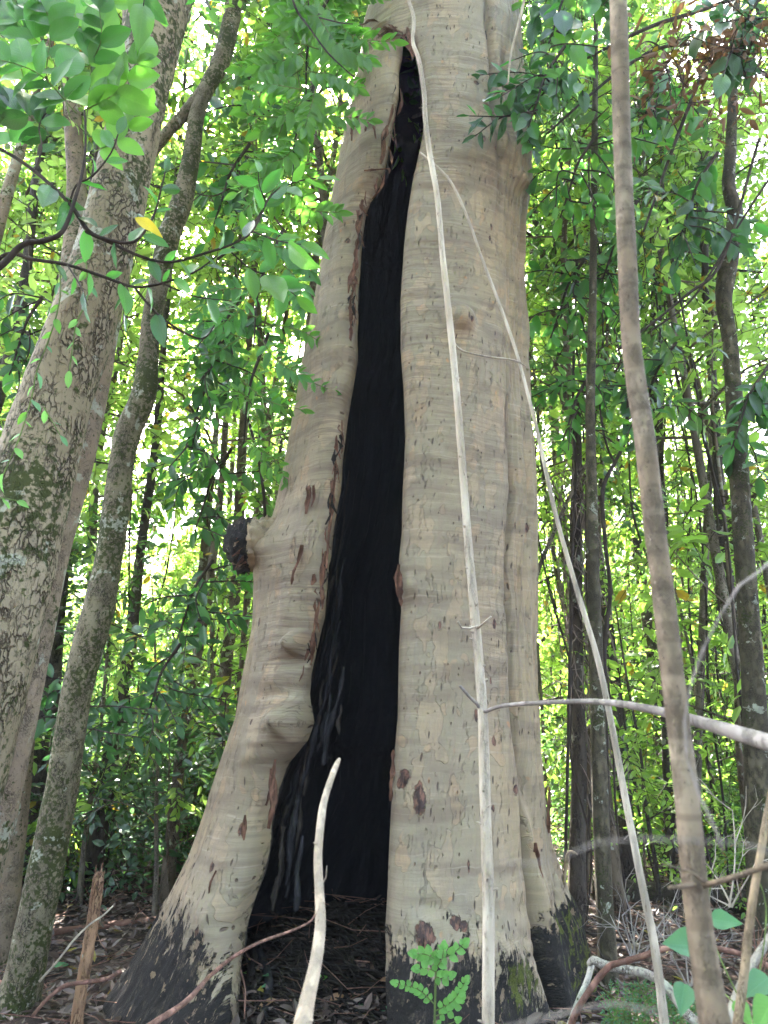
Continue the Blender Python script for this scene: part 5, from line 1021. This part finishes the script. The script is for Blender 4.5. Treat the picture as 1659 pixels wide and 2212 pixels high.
def fern():
    base = W(1400, 2240, 2.9); t = thing('fern', 'lacy green fern between the lichen branch and the thick stick', 'fern', tuple(base))
    for a, b in [((1400, 2215), (1292, 2128)), ((1410, 2212), (1290, 2190)), ((1412, 2225), (1375, 2105)), ((1425, 2215), (1465, 2120)), ((1395, 2230), (1290, 2240)), ((1440, 2230), (1520, 2170))]:
        dx, dy = b[0] - a[0], b[1] - a[1]; L = math.hypot(dx, dy)
        for s in (-1, 1):
            for k in range(6):
                f = .12 + .13 * k; q = (a[0] + dx * f, a[1] + dy * f); an = math.atan2(dy, dx) + s * 1.0; l_ = L * .55 * (1 - f * .85)
                frond_px(t, base, q, (q[0] + math.cos(an) * l_, q[1] + math.sin(an) * l_), 2.9, 5, 13 * (1 - f * .5), 'mint' if k % 2 else 'green', shape='lance', face=.6, ws=1.2)
        P = stroke3([(*a, 3), ((a[0] + b[0]) / 2, (a[1] + b[1]) / 2, 3), (*b, 2)], 2.9, 2.9); mb_ = MB(); mb_.tube([(*(np.array(p[:3]) - base), p[3]) for p in P], step=.03, sides=6); obj('rachis', mb_.mesh('rachis', [TWIGG]), t)
fern()
b0 = W(1560, 2260, 1.6); t = thing('heart_leaved_vine', 'pale green vine with large heart-shaped leaves at the lower right', 'vine', tuple(b0))
mb_ = MB()
for st in [[(1560, 2280, 4), (1600, 2180, 4), (1560, 2080, 3), (1530, 1990, 3), (1545, 1880, 3), (1600, 1840, 2), (1659, 1830, 2)], [(1600, 2180, 3), (1540, 2120, 3), (1500, 2060, 2)], [(1600, 2180, 3), (1640, 2100, 3), (1655, 1960, 3), (1630, 1880, 2)], [(1500, 2250, 3), (1580, 2240, 3), (1659, 2180, 3)]]:
    mb_.tube([(*(np.array(p[:3]) - b0), p[3]) for p in stroke3(st, 1.6, 1.7)], step=.02, sides=6)
obj('stem', mb_.mesh('stem', [TWIGG]), t)
for (ax_, ay, bx, by, mt, Yl, sh) in [(1502, 2042, 1424, 2042, 'mint', 1.7, 'heart'), (1478, 2125, 1468, 2200, 'mint', 1.5, 'heart'), (1535, 1985, 1605, 1998, 'mint', 1.75, 'heart'), (1530, 2165, 1560, 2235, 'lime', 1.5, 'heart'), (1590, 2160, 1625, 2220, 'lime', 1.5, 'heart'), (1659, 2110, 1610, 2150, 'mint', 1.5, 'heart'), (1670, 2160, 1630, 2225, 'lime', 1.4, 'heart'), (1522, 1980, 1540, 2030, 'bright', 1.7, 'lance')]:
    p0 = W(ax_, ay, Yl); p1 = W(bx, by, Yl - .03); put_leaf(t, b0, p0, p1 - p0, unit(np.array([0, 0, CAMZ]) - p0) + np.array([rl.gauss(0, .2), 0, .25]), float(np.linalg.norm(p1 - p0)), sh, mt, ws=.9)

# ------------------------------------------------------------------ litter, roots in the hollow
rg = np.random.default_rng(9)
def scatter_litter(n_, x0, x1, y0, y1, lmin, lmax, name, mat):
    y = y0 + (y1 - y0) * rg.random(n_) ** 1.3; x = rg.uniform(x0, x1, n_) * (.35 + .65 * y / y1); z = gh(x, y) + .008 + rg.random(n_) * .03
    nn = rg.normal(0, .38, (n_, 3)) + [0, 0, 1]; a = rg.normal(0, 1, (n_, 3)); a[:, 2] *= .25; ln = rg.uniform(lmin, lmax, n_)
    kp = (((x + .25) / 1.0) ** 2 + ((y - 6.3) / 1.1) ** 2 > 1) | (rg.random(n_) < .07); x, y, z, a, nn, ln = x[kp], y[kp], z[kp], a[kp], nn[kp], ln[kp]; n_ = len(x)
    V_, F_ = leaf_batch(np.stack([x, y, z], -1), a, nn, ln, ln * rg.uniform(.3, .5, n_), droop=-.15, fold=.5)
    tag(obj(name, mesh_np(name, V_, F_, [mat], False)), kind='stuff')
lit = leaf_mat('litter_leaf', (.035, .024, .020), (.17, .125, .105), (.14, .09, .06), tfac=.12, rough=.55, spec=.35)
scatter_litter(26000, -9, 9, 3.6, 17, .05, .13, 'leaf_litter', lit)
n_ = 1500; y = rg.uniform(3.8, 13, n_); x = rg.uniform(-7, 7, n_) * (.35 + .65 * y / 13); z = gh(x, y) + .02; p0 = np.stack([x, y, z], -1); d = rg.normal(0, .16, (n_, 3)); d[:, 2] = np.abs(d[:, 2]) * .2
TV, TQ = prism(np.stack([p0, p0 + d, p0 + d * 2 + rg.normal(0, .03, (n_, 3))], 1), .006); tag(obj('fallen_twigs', mesh_np('fallen_twigs', TV, TQ, [TWIGR])), kind='stuff')
n_ = 1500; x = rg.uniform(-1.3, .4, n_); y = rg.uniform(4.6, 6.9, n_); p0 = np.stack([x, y, gh(x, y) + .012], -1); a = rg.normal(0, .3, n_) + R(60); d = np.stack([np.cos(a), -np.sin(a) * .5, 0 * a], -1) * rg.uniform(.08, .3, n_)[:, None]
k1 = p0 + d + np.stack([0 * x, 0 * x, .03 * rg.random(n_)], -1); k2 = k1 + d + rg.normal(0, .03, (n_, 3)); k2[:, 2] = gh(k2[:, 0], k2[:, 1]) - .005
TV, TQ = prism(np.stack([p0, k1, k2], 1), .012); tag(obj('root_fibres', mesh_np('root_fibres', TV, TQ, [DIRTR])), kind='stuff')
for k, (st, w, mt) in enumerate([([(560, 2000), (548, 2080), (530, 2150), (480, 2215)], 16, DIRTR), ([(600, 2090), (560, 2120), (520, 2170), (500, 2215)], 10, DIRTR), ([(560, 2060), (580, 2120), (575, 2180), (560, 2220)], 18, CHARR), ([(640, 2130), (600, 2150), (560, 2200)], 8, DIRTR), ([(700, 2100), (640, 2110), (590, 2140), (540, 2195)], 8, DIRTR), ([(720, 2060), (660, 2070), (610, 2062), (560, 2080)], 7, DIRTR), ([(800, 2120), (740, 2140), (690, 2150), (640, 2190)], 7, DIRTR), ([(860, 2200), (910, 2205), (960, 2200), (1010, 2195)], 11, TWIGR), ([(865, 2215), (920, 2180), (930, 2172)], 8, TWIGR), ([(700, 2190), (760, 2180), (820, 2200)], 8, DIRTR)]):
    pts = []
    for (px, py) in st:
        Yg = 5.5
        for _ in range(12):
            p = W(px, py, Yg); dz = p[2] - float(gh(p[0], p[1])); Yg += dz * 2.2; Yg = min(max(Yg, 4.4), 7.0)
        p = W(px, py, Yg); pts.append((p[0], p[1], float(gh(p[0], p[1])) + .015, w / 2 * mpp(px, py, Yg)))
    mb_ = MB(); mb_.tube(pts, step=.03, sides=10, lump=.3, rough=.2, seed=k, bumpz=8); obj('root', mb_.mesh('root', [mt]), TREE)
# single leaves lying in and before the hollow
def ground_at(px, py):
    Yg = 5.5
    for _ in range(12): p = W(px, py, Yg); Yg = min(max(Yg + (p[2] - float(gh(p[0], p[1]))) * 2.2, 3.6), 12)
    return np.array([p[0], p[1], float(gh(p[0], p[1])) + .03])
words = dict(yellow='yellow', lime='light green', mint='pale green', drybrown='dry brown', green='green')
for k, (px, py, L, mt, lb) in enumerate([(540, 2085, .12, 'yellow', 'yellow fallen leaf beside the bark tongue'), (523, 2112, .07, 'lime', 'small lime fallen leaf left of the brown ones'), (552, 2107, .09, 'drybrown', 'pinkish brown fallen leaf below the yellow one'), (568, 2118, .08, 'mint', 'pale green fallen leaf at the middle of the hollow floor'),
        (563, 2145, .07, 'mint', 'tiny pale green fallen leaf among the root fibres'), (695, 2130, .11, 'lime', 'lime fallen leaf just right of the bare stick'), (680, 2162, .12, 'green', 'round green fallen leaf under the bare stick'), (765, 2178, .08, 'mint', 'small pale fallen leaf in the right of the hollow'), (742, 2160, .13, 'drybrown', 'curled brown fallen leaf right of the bare stick'),
        (455, 2198, .12, 'lime', 'lime fallen leaf beside the charred foot'), (600, 2172, .14, 'drybrown', 'brown fallen leaf on the roots'), (820, 2130, .13, 'drybrown', 'long brown fallen leaf near the right wall of the hollow'), (640, 1938, .09, 'drybrown', 'pale brown fallen leaf deep in the hollow'), (110, 2100, .15, 'mint', 'pale round fallen leaf left of the broken stump'), (850, 2195, .1, 'mint', 'pale fallen leaf on the charred right foot'),
        (1380, 2110, .09, 'yellow', 'yellowish fallen leaf under the reddish branch')]):
    p = ground_at(px, py); t = thing('fallen_leaf', lb, 'leaf', tuple(p), 'single leaves lying on the litter'); a = rl.uniform(0, 6.28); put_leaf(t, p, p, (math.cos(a), math.sin(a), .05), (rl.gauss(0, .2), -.35 + rl.gauss(0, .15), 1), L, 'oval', mt, 'blade', 1.2)

# dead shrubby twigs at the lower right
def twiggy(label, x, y, Y, seed, n_=9, mat=None, L0=150):
    r_ = random.Random(seed); base = W(x, y, Y); t = thing('dead_shrub', label, 'shrub', tuple(base), 'dead twiggy shrubs at the lower right'); mb_ = MB()
    def grow_(px, py, a, L, w, dep):
        pts = [(px, py, w)]
        for q in range(3):
            a += r_.gauss(0, .16); px += math.cos(a) * L / 3; py -= math.sin(a) * L / 3; pts.append((px, py, w * (1 - .2 * (q + 1))))
        yy = Y + r_.uniform(-.15, .15); P = stroke3(pts, Y, Y + (yy - Y) * .0 + .0); mb_.tube([(*(np.array(p[:3]) - base), p[3]) for p in P], step=.03, sides=6, lump=.3, seed=seed, caps=False)
        if dep:
            for s in (-1, 1):
                if r_.random() < .9: k = r_.choice([1, 2, 3]); grow_(pts[k][0], pts[k][1], a + s * r_.uniform(.35, .9), L * r_.uniform(.5, .75), w * .6, dep - 1)
    for k in range(n_): grow_(x + r_.gauss(0, 6), y, math.pi / 2 + r_.gauss(0, .45), L0 * r_.uniform(.6, 1.3), 4.5, 3)
    obj('stem', mb_.mesh('stem', [mat or TWIGY]), t)
twiggy('grey dead twiggy shrub behind the thick stick', 1500, 2130, 3.4, 5)
twiggy('brown dead twiggy shrub at the bottom right edge', 1630, 2150, 2.6, 6, 6, TWIGR)
twiggy('thin grey dead twigs rising beside the lichen-crusted branch', 1370, 2080, 4.4, 7, 6, TWIGY, 110)
twiggy('pale dead twigs between the two slanting sticks', 1580, 1960, 3.0, 8, 4, TWIGL, 170)

# ------------------------------------------------------------------ thin scattering volume added to lift the distance, standing in for lens glare
hb = MB(); x0, x1, y0, y1, z0, z1 = -140, 140, -70, 280, -2.5, 42
hv = np.array([[x0,y0,z0],[x1,y0,z0],[x1,y1,z0],[x0,y1,z0],[x0,y0,z1],[x1,y0,z1],[x1,y1,z1],[x0,y1,z1]], float)
hb.add(hv, np.array([[0,3,2,1],[4,5,6,7],[0,1,5,4],[1,2,6,5],[2,3,7,6],[3,0,4,7]]))
hm = bpy.data.materials.new('glare_veil'); hm.use_nodes = True; ht = hm.node_tree
for q in list(ht.nodes):
    if q.type != 'OUTPUT_MATERIAL': ht.nodes.remove(q)
pv = ht.nodes.new('ShaderNodeVolumePrincipled'); pv.inputs['Density'].default_value = .0011; pv.inputs['Anisotropy'].default_value = .35; pv.inputs['Color'].default_value = (.93, .96, 1, 1)
ht.links.new(pv.outputs[0], ht.nodes['Material Output'].inputs['Volume'])
tag(obj('glare_veil', hb.mesh('glare_veil', [hm], False)), kind='stuff')
cy.volume_bounces = 0

# alike plants that ended up with the same words are told apart by their order from left to right
byl = {}
for o in list(col.objects):
    if o.get('category') and o.get('label'): byl.setdefault(o['label'], []).append(o)
for l_, os_ in byl.items():
    if len(os_) > 1:
        os_.sort(key=lambda q: q.location.x / max(.5, abs(q.location.y)))
        for k, o in enumerate(os_):
            pre = ('leftmost ' if k == 0 else 'rightmost ' if k == len(os_) - 1 else ['', 'second ', 'third ', 'fourth ', 'fifth ', 'sixth ', 'seventh '][min(k, 6)])
            o['label'] = l_ if 'behind the small' in l_ else pre + l_
        for o in os_:
            w_ = o['label'].split()
            if len(w_) > 16: o['label'] = o['label'].replace(' green ', ' ').replace('glossy ', '')
